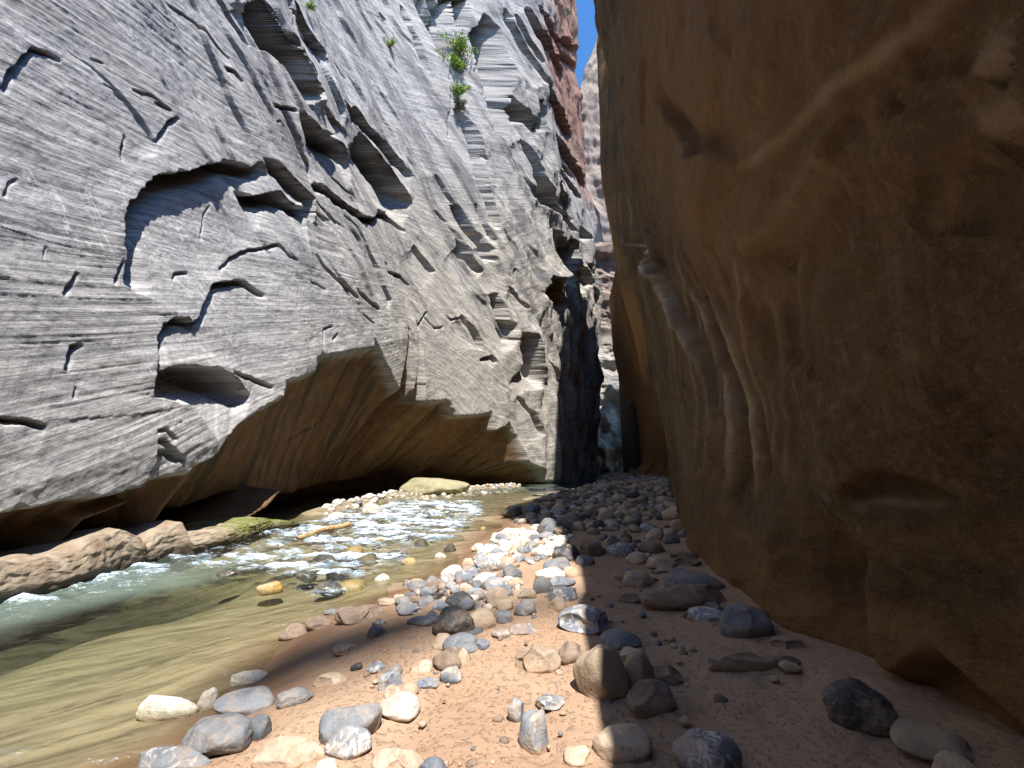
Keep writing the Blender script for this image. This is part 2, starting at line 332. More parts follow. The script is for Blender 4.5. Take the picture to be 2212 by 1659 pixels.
# bedding coordinate with cross-bedded sets
q0 = Zg - 0.40 * Sg + 0.45 * fbm(Sg * .06, Zg * .06, 3.0, 2)
setid = np.floor(q0 / 3.1 + 0.35 * perlin(Sg * .12, Zg * .12, 8.0)).astype(int)
dip = 0.40 + (np.random.default_rng(11).uniform(-.07, .12, 400))[(setid + 200) % 400]
far = sst(20, 30, Yg)
dip = dip * (1 - far) + far * (0.15 + 1.3 * (dip - .40) + 0.25 * sst(8, 25, Zg))
Q = Zg - dip * Sg + 0.07 * fbm(Sg * .25, Zg * .25, 1.0, 2) + setid * 7.3
def ridg(x): return 1 - np.abs(x) * 2
D = np.zeros_like(Zg)
D += 0.06 * fbm(Sg * .35, Zg * .35, 5.0, 3)
shp = lambda v: np.sign(v) * np.abs(v) ** .7
bedn = shp(perlin(Q * 1.3, Sg * .03, 0.5)) * .12 + shp(perlin(Q * 4.2, Sg * .06, 1.5)) * .16 + perlin(Q * 9, Sg * .12, 2.5) * .20 + perlin(Q * 19., Sg * .3, 4.5) * .16
CW = np.clip(np.maximum(np.abs(np.gradient(Sg, axis=0)), np.abs(np.gradient(Zg, axis=1))), .01, .5)
wj = .8 * sst(6, 11, Zg) * sst(7.5, 11, Yg + .25 * Zg)
jn = Zg + 1.5 * Sg + .8 * fbm(Sg * .25, Zg * .25, 131., 3)
for fr, am, sd_ in ((.16, .42, 1.), (.40, .20, 7.), (.95, .075, 13.)):
    u_ = jn * fr + .25 * fbm(Sg * .4, Zg * .4, 133. + sd_, 2); fu = u_ - np.floor(u_)
    D += wj * am * (1 - fu) * sst(0, np.clip(CW * 3.6 * fr, .01, .9), fu) * np.clip(perlin(np.floor(u_) * 3.7 + .5, (Zg - .67 * Sg) * .16 * (1 + fr), sd_) * 2.0 + .1, 0, 1)
patch = .15 + 1.1 * sst(-.25, .35, fbm(Sg * .22, Zg * .3, 141., 3)); D += .010 * fbm(Sg * 6, Zg * 6, 143., 3)
D0 = D.copy(); D += 0.036 * patch * bedn * (0.8 + 0.7 * sst(.0, .5, perlin(Sg * .15, Zg * .15, 20.)))
D += 0.02 * fbm(Sg * 2.2, Zg * 2.2, 7.0, 3)
farw = sst(24, 32, Yg)
D += farw * (0.55 * fbm(Sg * .35, Zg * .12, 15.0, 4) + .35 * np.clip(fbm(Sg * .5 + Zg * .25, Zg * .10, 31., 3), -.3, .5))
# domain jitter so that traced edges break along the bedding
Sj = Sg + 0.13 * fbm(Sg * 1.1, Zg * 1.1, 11.0, 3) + .03 * fbm(Sg * 6, Zg * 6, 6., 2)
Zj = Zg + 0.11 * fbm(Sg * 1.3, Zg * 1.3, 13.0, 3)
CW = np.maximum(np.abs(np.gradient(Sg, axis=0)), np.abs(np.gradient(Zg, axis=1))); CW = np.clip(CW, .01, .5)
REC = np.zeros_like(Zg); DBED = D - D0
def conv(pts, off=0.0):
    w = [wall_pt(*p, off) for p in pts]; return [(a, b) for a, b, c in w], float(np.mean([c for _, _, c in w]))
for pts, dpx, rpx in EDGES:
    P, ym = conv(pts); P = np.array(P); dl = dpx * ym / FV * np.interp(dpx, [4, 12, 24], [.75, 1.1, 2.0]) * np.clip(len(pts) / 4., .5, 1) * (.6 if rpx <= 30 else 1.); R = rpx * ym / FV
    jit = min(1.0, R / 1.6)
    RR = 2.3 * R; bb = (Sg > P[:, 0].min() - RR - .5) & (Sg < P[:, 0].max() + RR + .5) & (Zg > P[:, 1].min() - RR - .5) & (Zg < P[:, 1].max() + RR + .5)
    if not bb.any(): continue
    sj = Sg[bb] + (Sj[bb] - Sg[bb]) * jit; zj = Zg[bb] + (Zj[bb] - Zg[bb]) * jit
    d, sd, u = seg_field(sj, zj, P)
    tap = np.clip(np.minimum(u, 1 - u) * 5, 0, 1) ** .6
    R2_ = R * 2.2; rec = dl * tap * (np.clip(1 - d / R2_, 0, 1) ** 1.2 + np.minimum(6.0, .9 / dl) * np.exp(-(d / (1.25 * dl + .02))**4)) * sst(-.9 * CW[bb], .9 * CW[bb], np.sign(sd) * d)
    D[bb] -= rec; REC[bb] = np.maximum(REC[bb], np.clip((rec - .02) / .08, 0, 1))
    D[bb] += 0.35 * dl * tap * np.exp(-(d / (R * .35))**2) * (sd <= 0)
for pts, dpx in PITS:
    P, ym = conv(pts); P = np.array(P); dl = dpx * ym / FV * 2.5
    bb = (Sg > P[:, 0].min() - 1) & (Sg < P[:, 0].max() + 1) & (Zg > P[:, 1].min() - 1) & (Zg < P[:, 1].max() + 1)
    if not bb.any(): continue
    ins = inside(Sj[bb], Zj[bb], P); d, _, _ = seg_field(Sj[bb], Zj[bb], P, True)
    sg_ = np.where(ins, d, -d); REC[bb] = np.maximum(REC[bb], ins * 1.); D[bb] -= dl * sst(-.9 * CW[bb], np.maximum(1.2 * CW[bb], .10 * dl), sg_)
D -= DBED * REC
# undercut: lip line, then the slot at the water
def need(y): return np.interp(y, [0, 5, 11, 15.5, 19, 24.5, 29.3, 31.3, 34], [.8, 1.0, 1.2, 2.0, 3.0, 4.6, 4.6, 3.0, 0.])
Lp = np.array(conv(LIP)[0]); Sp = np.array([wall_pt(px, py, lambda y: -need(y))[:2] for px, py in SLOT])
def envelope(P, s, lo_s, hi_s):
    o = np.argsort(P[:, 0], kind='stable'); return np.interp(s, P[o, 0], P[o, 1])
sj1 = Sg + 0.03 * fbm(Sg * 2.5, Zg * 2.5, 21., 3)
zl = envelope(Lp, sj1, 0, 0) + 0.05 * fbm(Sg * 3.5, Zg * 3.5, 23., 4)
zs = np.minimum(envelope(Sp, Sg, 0, 0) + 0.10 * fbm(Sg * .8, Zg * .3, 25., 3), zl - .25)
s33 = S_of(33.0); fade = 1 - sst(S_of(31.6), S_of(33.4), Sg)
base_need = need(Yg)
t = np.clip((zl - Zg) / np.maximum(zl - zs, .3), 0, 1.6)
below = Zg < zl + CW; bel_ = sst(CW, -CW, Zg - zl)
near = 1 - sst(7.5, 10.5, Yg)
recess = bel_ * (base_need * np.clip(t, 0, 1) ** .85 + 0.22 * sst(0, .12, t) + 0.05) * fade
recess += np.where(below, (.16 * fbm(Sg * .7, Zg * .6, 33., 4) + .10 * np.sign(perlin(Q * .9, Sg * .2, 35.)) * np.abs(perlin(Q * .9, Sg * .2, 35.)) ** .5) * np.clip(t, 0, 1), 0)
slotm = sst(0.0, .14, zs - Zg)
pil = np.ones_like(Zg)
for pts, w in ((T0(345,1030, 310,1090, 268,1190, 262,1215), .26), (T0(575,1060, 545,1095, 470,1140, 380,1165), .10), (T0(215,1085,120,1120,60,1190), .10)):
    P = np.array([wall_pt(px, py, lambda y: -.6 * need(y))[:2] for px, py in pts]); d, _, _ = seg_field(Sg, Zg, P); pil *= 1 - np.exp(-(d / w)**2)
slot = 1.9 * slotm * fade * pil
recess = recess * (0.25 + 0.75 * pil)
foot = sst(S_of(24), S_of(28), Sg)
X = surf0(Yg, Zg) + D * (1 - .75 * np.clip(recess / .6, 0, 1)) * (1 + .3 * farw)
X -= recess + slot
red = sst(35, 43, Yg + .25 * Zg - 6 + 6 * fbm(Sg * .08, Zg * .05, 41., 2)) * sst(30, 44, Zg + 5 * fbm(Sg * .1, Zg * .1, 43., 3))
warm = np.clip(sst(9, 24, Yg + 3 * fbm(Sg * .1, Zg * .1, 51., 2)) * (1 - .85 * sst(10, 20, Zg - .25 * Yg)) + .25 * (1 - sst(3, 7, Zg)), 0, 1)
recm = np.clip(np.where(below, sst(0, .10, t + .03 * fbm(Sg * 3, Zg * 3, 61., 2)), 0) * fade, 0, 1)
wl = grid_mesh('canyon_wall', X, Yg, Zg, MAT_GREY, dict(q=Q, s=Sg, warm=warm, rec=recm, red=red, flat=REC), flip=True)
tag(wl, 'huge sunlit grey sandstone wall with dark cracks and arches left of the river', kind='structure')

# ------------------------------------------------------------------ right wall (in shade); its rim casts the shadow edge on the sand
KX, KY = SUN[0] / SUN[2], -SUN[1] / SUN[2]
edge = np.array([on_plane(x, y, z) for x, y, z in ((1300,1659,.3),(1215,1400,.3),(1200,1360,.3),(1250,1262,.3),(1245,1225,.25),(1205,1165,.2),(1090,1118,.05),(1100,1095,0),(1170,1075,0),(1270,1064,0))])
eg = np.concatenate([[[.6, -12], [.5, -3]], edge, [[3.9, 27.8], [3.4, 33], [3.0, 38], [3.0, 42], [4.0, 46], [5.0, 51], [7.2, 57], [7.5, 70], [7.5, 120]]])
xe = lambda yg: np.interp(yg, eg[:, 1], eg[:, 0])
plane = lambda y, z: xe(y + KY * z) + KX * z
_BY = np.array([-30, -5, 0, 2.1, 3.6, 6.1, 9, 12, 18, 24.0, 30, 40]); _BX = np.array([3.2, 2.8, 2.6, 2.40, 2.15, 2.62, 3.6, 4.86, 7.3, 9.8, 12.3, 14.5])
def Yc(z): return 30.0 + 0 * z
def zr_of(y): return np.clip(5.2 + 1.95 * y, 5.0, 60)
def W_near(y, z):
    b = np.interp(y, _BY, _BX); t = np.clip(z / zr_of(y), 0, 1); return b + (np.maximum(plane(y, z), b - 2.2) - b) * t ** 1.3
def ridge_P(z):
    s = (z - CAMH) / Yc(z)
    return Yc(z) * np.interp(s, [-.055, .0, .174, .258, .543, .77, 1.25, 1.43, 1.6], [.415, .40, .345, .327, .282, .254, .258, .2805, .31])
yr = np.concatenate([np.linspace(-32, 1.0, 26), np.linspace(1.05, 1.3, 10)])
g = np.linspace(1.3, 34.0, 6001); bxs = np.interp(g, _BY, _BX); dens = np.abs(np.gradient(bxs / g, g)) * 400 + 7 + 8 * (g > 20)
cum = np.concatenate([[0], np.cumsum((dens[1:] + dens[:-1]) / 2 * np.diff(g))])
yr = np.concatenate([yr, np.interp(np.linspace(0, cum[-1], 820)[1:], cum, g), np.linspace(34.3, 50, 30)])
NR2 = 680; Yr = np.repeat(yr[:, None], NR2, 1)
zrim = zr_of(yr) + (46 - 60.) * sst(22, 27, yr) - 13 * sst(30.5, 33, yr)
Zr = -.5 + np.linspace(0, 1, NR2)[None, :] ** 1.35 * (zrim[:, None] + .5)
bx = np.interp(Yr, _BY, _BX)
tz = np.clip(Zr / zrim[:, None], 0, 1)
W = W_near(Yr, Zr)
Sr = np.concatenate([[0], np.cumsum(np.hypot(np.diff(yr), np.diff(np.interp(yr, _BY, _BX))))]); Sr = np.repeat(Sr[:, None], NR2, 1)
def rwall_pt(px, py):
    rx, ry, rz = ray(px, py); r = rx / ry; s = rz / ry
    gy = yr[yr > 1.2]; z = CAMH + s * gy
    zz = np.clip(z, 0, 60); w = W_near(gy, zz)
    kk = sst(Yc(zz) - 6, Yc(zz), gy); w = w * (1 - kk) + ridge_P(zz) * kk
    d = r * gy - w; k = np.argmax(d >= 0) if (d >= 0).any() else len(gy) - 1
    k0 = max(k - 1, 0)
    return float(np.interp(gy[k], yr, Sr[:, 0])), float(z[k]), float(gy[k])
DR = 0.35 * fbm(Sr * .16, Zr * .13, 71., 3) * sst(0, 3, Zr) + .06 * fbm(Sr * .8, Zr * .6, 73., 4)
Qr = Zr + .35 * Sr + .4 * fbm(Sr * .2, Zr * .2, 75., 2)
DR += .012 * perlin(Qr * 6, Sr * .3, 77.) + .006 * fbm(Sr * 5, Zr * 5, 79., 2)
pale = np.zeros_like(Zr); dark = np.zeros_like(Zr); rust = np.zeros_like(Zr)
ribs = sst(10, 26, Yr) * (1 - sst(12, 24, Zr))
DR += sst(4, 9, Yr) * (.05 * fbm(Sr * 2.0 + Zr * .15, Zr * .10, 181., 4) + .03 * ridg(perlin(Sr * 3.2 + Zr * .2, Zr * .08, 183.)))
DR += .05 * fbm(Sr * 1.6 - Zr * .5, Zr * 1.3 + Sr * .5, 185., 4) * (1 - sst(5, 12, Yr))
DR += ribs * (.30 * fbm(Sr * .9 + Zr * .12, Zr * .05, 81., 3) + .12 * ridg(perlin(Sr * 1.6 + Zr * .25, Zr * .04, 83.)))
def redge(pts, dl, R, pl=0., dk=0., pw=.15, side=1):
    """depth dl (m) set back on the right hand of the walk; pl / dk: pale crust and painted highlight / dark stain and painted crease shade"""
    global DR, pale, dark
    P = np.array([rwall_pt(*p)[:2] for p in pts])
    for _ in range(2): P = np.concatenate([P[:1], np.stack([.75 * P[:-1] + .25 * P[1:], .25 * P[:-1] + .75 * P[1:]], 1).reshape(-1, 2), P[-1:]])
    bb = (Sr > P[:, 0].min() - R - 1) & (Sr < P[:, 0].max() + R + 1) & (Zr > P[:, 1].min() - R - 1) & (Zr < P[:, 1].max() + R + 1)
    if not bb.any(): return
    sj = Sr[bb] + .05 * fbm(Sr[bb] * .8, Zr[bb] * .8, 85., 4); zj = Zr[bb] + .05 * fbm(Sr[bb] * .8, Zr[bb] * .8, 87., 4)
    d, sd, u = seg_field(sj, zj, P); tap = np.clip(np.minimum(u, 1 - u) * 6, 0, 1) ** .7
    DR[bb] -= dl * tap * np.clip(1 - d / R, 0, 1) ** 1.5 * sst(-.04, .10, sd)
    if pl: pale[bb] = np.maximum(pale[bb], pl * tap * np.exp(-(d / pw)**2) * (.35 + .65 * sst(-.4, .3, perlin(Sr[bb] * .9, Zr[bb] * .5, 4.))))  # pale crust, also painting the light caught by ledge and rib edges
    if dk: dark[bb] = np.maximum(dark[bb], dk * tap * np.exp(-(d / (pw * 2))**2) * (sd > 0))  # dark stain, also painting the shade of creases and hollows
redge(T6(1990,-130,1800,0,1640,140,1440,290,1260,420,1130,530,1020,620,890,685), .10, .4, .5, 0, .035)  # diagonal ledge: its lit edge is painted as a pale stripe
redge(T6(480,390,540,510,620,590,700,635,790,610,890,685), .28, .5, 0, 1., .07)  # main crease: its shade is painted dark along the line
for cr_ in (T6(430,230,435,420,440,520), T6(400,760,420,900,470,1000), T6(560,950,580,1060,590,1160), T6(1330,470,1300,560,1240,640), T6(1560,380,1700,330,1800,340), T6(330,560,350,700,345,800),
            T6(700,1010,760,1150,800,1290), T6(1080,1545,1130,1535,1180,1545), T7(560,800,640,760,700,740), T6(820,80,860,180,940,260), T6(540,10,560,120,560,240), T6(1600,700,1560,820,1500,900)):
    redge(cr_, .07, .35, 0, .8, .035)
redge(T6(1280,600,1190,780,1080,870,980,950,870,1040), .14, 1.2, .3, 0, .1)
redge(T6(1010,1110,1030,1020,1080,960), .08, .5)
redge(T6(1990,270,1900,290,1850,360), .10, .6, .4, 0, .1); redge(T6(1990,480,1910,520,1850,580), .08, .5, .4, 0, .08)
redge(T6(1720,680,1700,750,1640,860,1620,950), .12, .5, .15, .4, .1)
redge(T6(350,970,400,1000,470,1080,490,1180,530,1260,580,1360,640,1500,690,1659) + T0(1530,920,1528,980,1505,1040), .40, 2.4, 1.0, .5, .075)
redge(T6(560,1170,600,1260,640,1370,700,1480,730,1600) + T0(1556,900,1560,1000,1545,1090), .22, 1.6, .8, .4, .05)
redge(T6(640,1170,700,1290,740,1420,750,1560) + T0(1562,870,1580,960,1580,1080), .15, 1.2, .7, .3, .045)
for k_, (xa, xb) in enumerate(((1432, 1470), (1455, 1500), (1500, 1535), (1600, 1590), (1625, 1605), (1660, 1650), (1700, 1700))):
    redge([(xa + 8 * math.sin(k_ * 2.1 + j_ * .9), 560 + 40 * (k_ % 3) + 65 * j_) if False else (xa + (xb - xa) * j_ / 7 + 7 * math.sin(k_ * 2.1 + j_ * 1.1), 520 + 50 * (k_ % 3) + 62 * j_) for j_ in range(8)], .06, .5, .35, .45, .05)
redge(T6(880,1040,920,1200,940,1300,940,1450,960,1540), .14, .8, .45, .1, .12)
redge(T6(830,1290,860,1320,850,1450,850,1600), .12, .6, .3, .2, .1)
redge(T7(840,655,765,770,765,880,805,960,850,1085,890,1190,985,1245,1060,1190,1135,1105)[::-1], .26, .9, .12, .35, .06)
redge(T7(1290,450,1150,370,980,300,840,300,740,350,690,420)[::1], .16, .45, 0, .5, .18)  # cave shadow under the overhang painted into the colour
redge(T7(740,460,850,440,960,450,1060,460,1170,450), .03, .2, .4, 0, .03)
redge(T7(310,700,350,630,400,600), .05, .2, 0, .4, .04); redge(T7(600,680,590,600,640,540), .05, .2, 0, .3, .04)
redge(T6(1250,590,1262,630,1270,660), .05, .3, 0, .5, .06); redge(T6(1470,420,1480,500,1550,480,1560,420), .10, .5, 0, .5, .1)
# crusty patches
for cx, cy_, w, a in ((1480, 1230, 1.3, .10), (1780, 880, .5, .12), (1850, 1110, .25, .2)):
    P = rwall_pt(cx, cy_); d = np.hypot(Sr - P[0], Zr - P[1]); pale = np.maximum(pale, a * np.exp(-(d / w)**2) * sst(.1, .5, fbm(Sr * 9, Zr * 9, 5., 2)))
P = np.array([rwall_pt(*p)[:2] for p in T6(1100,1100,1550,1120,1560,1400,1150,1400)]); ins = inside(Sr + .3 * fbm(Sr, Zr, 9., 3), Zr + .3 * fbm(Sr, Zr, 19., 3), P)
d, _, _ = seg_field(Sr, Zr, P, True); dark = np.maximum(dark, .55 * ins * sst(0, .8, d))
rust = .75 * (1 - sst(.45, 1.15, Zr + .35 * fbm(Sr * .7, Zr * 2, 91., 3))) * (1 - sst(5, 9, Yr)) * sst(.05, .4, Zr)
rust = np.maximum(rust, .7 * sst(.15, .6, fbm(Sr * .10, Zr * .07, 93., 3)) * sst(14, 26, Yr))
P = np.array([rwall_pt(*p)[:2] for p in T6(500,0,600,250,700,450,760,600)]); d, _, _ = seg_field(Sr, Zr, P); rust = np.maximum(rust, .5 * np.exp(-(d / 2.0)**2))
drip = np.clip(sst(5, 11, Yr) * (1 - .5 * sst(18, 30, Zr)) + .25, 0, 1)
toe = .08 * np.exp(-np.clip(Zr, 0, 9) / .35) * (1 - sst(7, 11, Yr)) + .9 * np.exp(-np.clip(Zr, 0, 9) / 1.6) * sst(11, 20, Yr) * (.6 + .5 * perlin(Sr * .5, 0., 95.))
kk = sst(Yc(Zr) - 6, Yc(Zr), Yr)
W = W * (1 - kk) + ridge_P(Zr) * kk
W = W - DR * (1 - .65 * kk) * (1 - .9 * sst(.8, 1., tz)) - toe * (1 - .8 * kk)
W += .45 * np.clip(Yr - Yc(Zr), 0, 99)
# top: rim rounds back to a gently rising plateau
ext = [W, W[:, -1:] + 3.5, W[:, -1:] + 90]; ez = [Zr, Zr[:, -1:] + 1.0, Zr[:, -1:] + 12]
Wf = np.concatenate(ext, 1); Zf = np.concatenate(ez, 1); Yf = np.concatenate([Yr, Yr[:, -2:]], 1)
pad = lambda A: np.concatenate([A, A[:, -2:]], 1)
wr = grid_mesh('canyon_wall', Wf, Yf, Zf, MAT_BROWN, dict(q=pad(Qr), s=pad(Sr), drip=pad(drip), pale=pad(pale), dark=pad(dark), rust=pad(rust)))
tag(wr, 'shaded brown overhanging sandstone wall on the right with a diagonal ledge', kind='structure')

# unseen wall added across the canyon behind the camera to block sky light
xb_ = np.linspace(-12, 6, 60); zb_ = np.linspace(-1, 24, 60); XB_, ZB_ = np.meshgrid(xb_, zb_, indexing='ij')
wb = grid_mesh('canyon_wall', XB_, -15 + .04 * (XB_ + 3) ** 2 + .8 * fbm(XB_ * .2, ZB_ * .15, 9., 3), ZB_, MAT_BROWN, dict(q=ZB_, s=XB_, drip=.5 * np.ones_like(ZB_), pale=0 * ZB_, dark=0 * ZB_, rust=0 * ZB_))
tag(wb, 'unseen wall added behind the camera to block sky light', kind='structure')

# unseen blocker added behind the camera, shaped for the blurred shadow on wet sand
tq = np.linspace(0, 1, 40); th_ = np.linspace(0, 2 * math.pi, 25); TQ, TT = np.meshgrid(tq, th_, indexing='ij')
tip = np.array([on_plane(430, 1455, .1)[0] + KX * 75, on_plane(430, 1455, .1)[1] - KY * 75, 75.]); root = np.array([on_plane(1010, 1325, .25)[0] + KX * 75, on_plane(1010, 1325, .25)[1] - KY * 75, 75.])
rad_ = np.interp(TQ, [0, .03, .15, .35, .5, 1], [0, .30, .48, .40, .16, .5]) * (1 + .3 * perlin(TQ * 9, TT * 1., 3.)); LN = np.interp(TQ, [0, .5, 1], [0, 1, 9])
CX = tip[0] + (root[0] - tip[0]) * LN; CY = tip[1] + (root[1] - tip[1]) * LN
sp = grid_mesh('shadow_blocker', CX + 0 * TT, CY + rad_ * np.cos(TT), 75 + rad_ * np.sin(TT) * 1.0, MAT_BROWN, dict(q=TQ, s=TQ, drip=0 * TQ, pale=0 * TQ, dark=0 * TQ, rust=0 * TQ))
tag(sp, 'unseen rock blocker added high behind the camera to cast a soft shadow', kind='structure')

# ------------------------------------------------------------------ buttresses and far walls beyond the bend
def buttress(contour, Y0, width, back, mat, attrs, amp=.5, z1=None, label='', nz=260, nu=90, seed=0., slope=0.0, vert=.12):
    """rock corner whose left outline follows the traced contour; front face runs right, side face runs back"""
    c = []
    for px, py in contour:
        rx, ry, rz = ray(px, py); c.append((CAMH + rz / ry * Y0, rx / ry * Y0))
    c = np.array(sorted(c)); z = np.linspace(-.6, z1 or c[-1, 0], nz)
    xc = np.interp(z, c[:, 0], c[:, 1])
    u = np.concatenate([-np.linspace(1, 0, nu // 2, endpoint=False) ** 1.5, np.linspace(0, 1, nu) ** 1.3])
    U, Z = np.meshgrid(u, z, indexing='ij'); XC = np.repeat(xc[None, :], len(u), 0)
    xx = XC + np.where(U > 0, U * width, (-U) * back * .15) ; yy = Y0 + np.where(U > 0, -slope * U * width, -U * back)
    rnd = np.exp(-(U / .05)**2)
    yy = yy + .6 * (1 - rnd) * 0
    s = U * width
    n = fbm(s * .3 + seed, Z * vert, seed + 3., 4) + .5 * np.clip(fbm(s * .05, Z * .3, seed + 7., 4), -.5, .3)
    n2 = perlin(Z * .7 + s * .2, s * .1, seed) * .10
    yy = yy - amp * (n + n2) * np.where(U > 0, 1, .3); xx = xx - amp * .35 * (n2 + .5 * fbm(Z * .5, U * 2, seed + 1., 3)) * np.where(U > 0, 1 - U * .5, 1)
    A = {k: (v if np.ndim(v) == 0 else v) * np.ones_like(Z) for k, v in attrs.items()}
    A['q'] = Z + .2 * s; A['s'] = s
    o = grid_mesh('canyon_wall', xx, yy, Z, mat, A)
    return tag(o, label, kind='structure')
BR = dict(drip=.3, pale=.22, dark=.0, rust=1.)
buttress(T0(1335,560,1342,640,1345,690,1360,760,1385,830,1395,880,1402,940,1408,1000,1385,1032), 36.5, 14, 10, MAT_BROWN, BR, .35, None, 'orange rock fin in the shade behind the right wall', seed=2.)
buttress(T0(1352,700,1362,760,1368,860,1372,940,1378,1028), 42.0, 16, 12, MAT_BROWN, dict(drip=.5, pale=0., dark=1., rust=0.), .3, None, 'dark shaded rock corner beyond the orange fin', seed=12.)
buttress(T0(1302,-60,1300,50,1282,105,1262,150,1250,210,1247,290,1257,380,1272,430,1290,470,1310,560), 72.0, 24, 14, MAT_GREY, dict(warm=.6, rec=.1, red=.3), 1.2, None, 'tall sunlit tan rock shoulder under the strip of sky', seed=22., vert=.07)
# far wall closing the view
xf = np.linspace(2, 40, 190); zf = np.linspace(-.5, 37, 420); XF, ZF = np.meshgrid(xf, zf, indexing='ij')
YF = 60 + .12 * (XF - 12) - 1.8 * fbm(XF * .12, ZF * .07, 101., 4) - .9 * np.clip(fbm(XF * .25, ZF * .35, 103., 4), -.6, .3) - .5 * np.sign(perlin(ZF * .22, XF * .03, 9.)) * np.abs(perlin(ZF * .22, XF * .03, 9.)) ** .4 \
     - 2.4 * sst(14, 3, ZF) * (1 + .9 * fbm(XF * .35, ZF * .3, 105., 3)) + 2.2 * sst(3.2, 1.4, ZF)
wf = grid_mesh('canyon_wall', XF, YF, ZF, MAT_GREY, dict(q=ZF + .1 * XF, s=XF, warm=.8 * np.ones_like(ZF), rec=.6 * sst(4.2, 2.6, ZF + .8 * fbm(XF * .6, ZF, 9., 2)), red=.55 * sst(18, 26, ZF)))
tag(wf, 'distant sunlit pinkish canyon wall seen through the gap', kind='structure')

# ------------------------------------------------------------------ ground
SH = np.array([on_plane(x, y) for x, y in ((240,1659),(400,1570),(520,1500),(600,1400),(690,1350),(740,1325),(830,1290),(930,1245),(985,1215),(1010,1180),(1060,1150),(1085,1125),(1100,1098),(1180,1074),(1250,1062),(1290,1050))])
_sy = np.concatenate([[-30, 1.2], SH[:, 1], [60, 90]]); _sx = np.concatenate([[-3.2, -2.5], SH[:, 0], [13, 16]])
oo = np.argsort(_sy); _sy, _sx = _sy[oo], _sx[oo]
BAR = np.array([on_plane(x, y) for x, y in ((690,1108),(740,1092),(800,1082),(870,1066),(960,1060),(1040,1054),(1110,1050))])
def ground_z(x, y):
    x = np.asarray(x, float); y = np.asarray(y, float)
    d = x - np.interp(y, _sy, _sx) + .18 * perlin(x * .7, y * .7, 2.) + .07 * perlin(x * 2.3, y * 2.3, 4.)
    up = .28 * (1 - np.exp(-np.clip(d, 0, 99) / .9)) + .006 * np.clip(d, 0, 6) + .10 * sst(8, 20, y) * sst(.5, 3, d)
    dn = -(.24 * sst(-.15, 1.9, -d) + .34 * sst(2.3, 3.6, -d)); dn = dn * (1 - .80 * sst(4.5, 7.5, y + .25 * x) * (1 - sst(24, 28, y)))
    z = np.where(d > 0, up, dn)
    db, _, _ = seg_field(x, y, BAR)
    z = np.maximum(z, .75 * np.exp(-(db / 1.1)**2) - .60)
    # sand creeping up the foot of the right wall
    bw = np.interp(y, _BY, _BX); z = z + .05 * sst(1.0, .1, bw - x) * (x < bw + 3)
    und = .030 * fbm(x * .6, y * .6, 6., 3)
    return z + und * np.where(d > 0, 1, 1.3)
v = np.concatenate([np.linspace(-8, 1.0, 40), 1.0 * np.exp(np.linspace(0.01, math.log(85), 560))])
u = np.linspace(-1.6, 1.6, 700)
V, U = np.meshgrid(v, u, indexing='ij'); Xg = U * (np.clip(V, 1, 999) * 1.0 + 2.6); Yg2 = V
Zg2 = ground_z(Xg, Yg2)
dsh = Xg - np.interp(Yg2, _sy, _sx)
sand = sst(-.2, .5, dsh)  # dry bank
fine = fbm(Xg * 9, Yg2 * 9, 1., 3); lump = np.clip(fbm(Xg * 22, Yg2 * 22, 3., 2) - .25, 0, 1)
Zg2 = Zg2 + sand * (.006 * fine + .010 * lump * sst(.2, 1.2, dsh) + .010 * fbm(Xg * 2.5, Yg2 * 2.5, 8., 3))
# foot scuffs pressed in the sand
ft = perlin(Xg * 3.1, Yg2 * 3.1, 14.); Zg2 -= sand * sst(.6, 1.6, dsh) * .018 * sst(.25, .5, ft)
mg = M('river_sand', .92); P, xyz = mg.geo()
nb = mg.noise(P, 1.1, 4, .6, .4); nf = mg.noise(P, 60, 5, .7); nc = mg.noise(P, 17, 4, .65, .6); flow = mg.noise(mg.vec(mg.math('MULTIPLY', xyz[0], .6), mg.math('SUBTRACT', mg.math('MULTIPLY', xyz[1], 2.2), mg.math('MULTIPLY', xyz[0], 1.2)), 0.), 2.2, 6, .7, .8)
c = mg.mix(mg.ramp(nb, .35, .65), (.33, .215, .14), (.39, .27, .185))
c = mg.mix(mg.ramp(nf, .64, .74, 0, .32), c, (.14, .08, .05))
c = mg.mix(mg.ramp(nc, .58, .72, 0, .4), c, (.43, .31, .21))
wet = mg.attr('wet'); c = mg.mix(wet, c, mg.mix(mg.ramp(flow, .4, .65), (.20, .12, .07), (.145, .085, .05)))
bed = mg.mix(mg.ramp(flow, .34, .72), (.335, .27, .18), (.13, .105, .066)); bed = mg.mix(mg.ramp(mg.noise(mg.vec(mg.math('MULTIPLY', xyz[0], .5), mg.math('SUBTRACT', mg.math('MULTIPLY', xyz[1], 1.6), mg.math('MULTIPLY', xyz[0], .8)), 3.), 2.4, 7, .78, .5), .56, .64, 0, .75), bed, (.09, .075, .045))
c = mg.mix(mg.attr('bed'), c, bed); mg.color(c)
mg.set(mg.b.inputs['Roughness'], mg.ramp(wet, 0, 1, .93, .5))
crumb = mg.n('ShaderNodeTexVoronoi'); mg.set(crumb.inputs['Vector'], P); crumb.inputs['Scale'].default_value = 42
hh = mg.math('ADD', mg.math('MULTIPLY', nf, .5), mg.math('MULTIPLY', mg.ramp(mg.noise(P, 34, 3, .6, .4), .54, .68), .55))
hh = mg.math('MULTIPLY', hh, mg.ramp(wet, 0, 1, 1, .15)); hh = mg.math('ADD', hh, mg.math('MULTIPLY', nc, .4))
mg.normal(mg.bump(hh, .014, 1.0))
wetA = sst(1.15, .15, dsh + .35 * fbm(Xg * .8, Yg2 * .8, 16., 3)) * (dsh > -3); bedA = sst(.10, -.55, dsh + .2 * perlin(Xg * 1.5, Yg2 * 1.5, 18.))
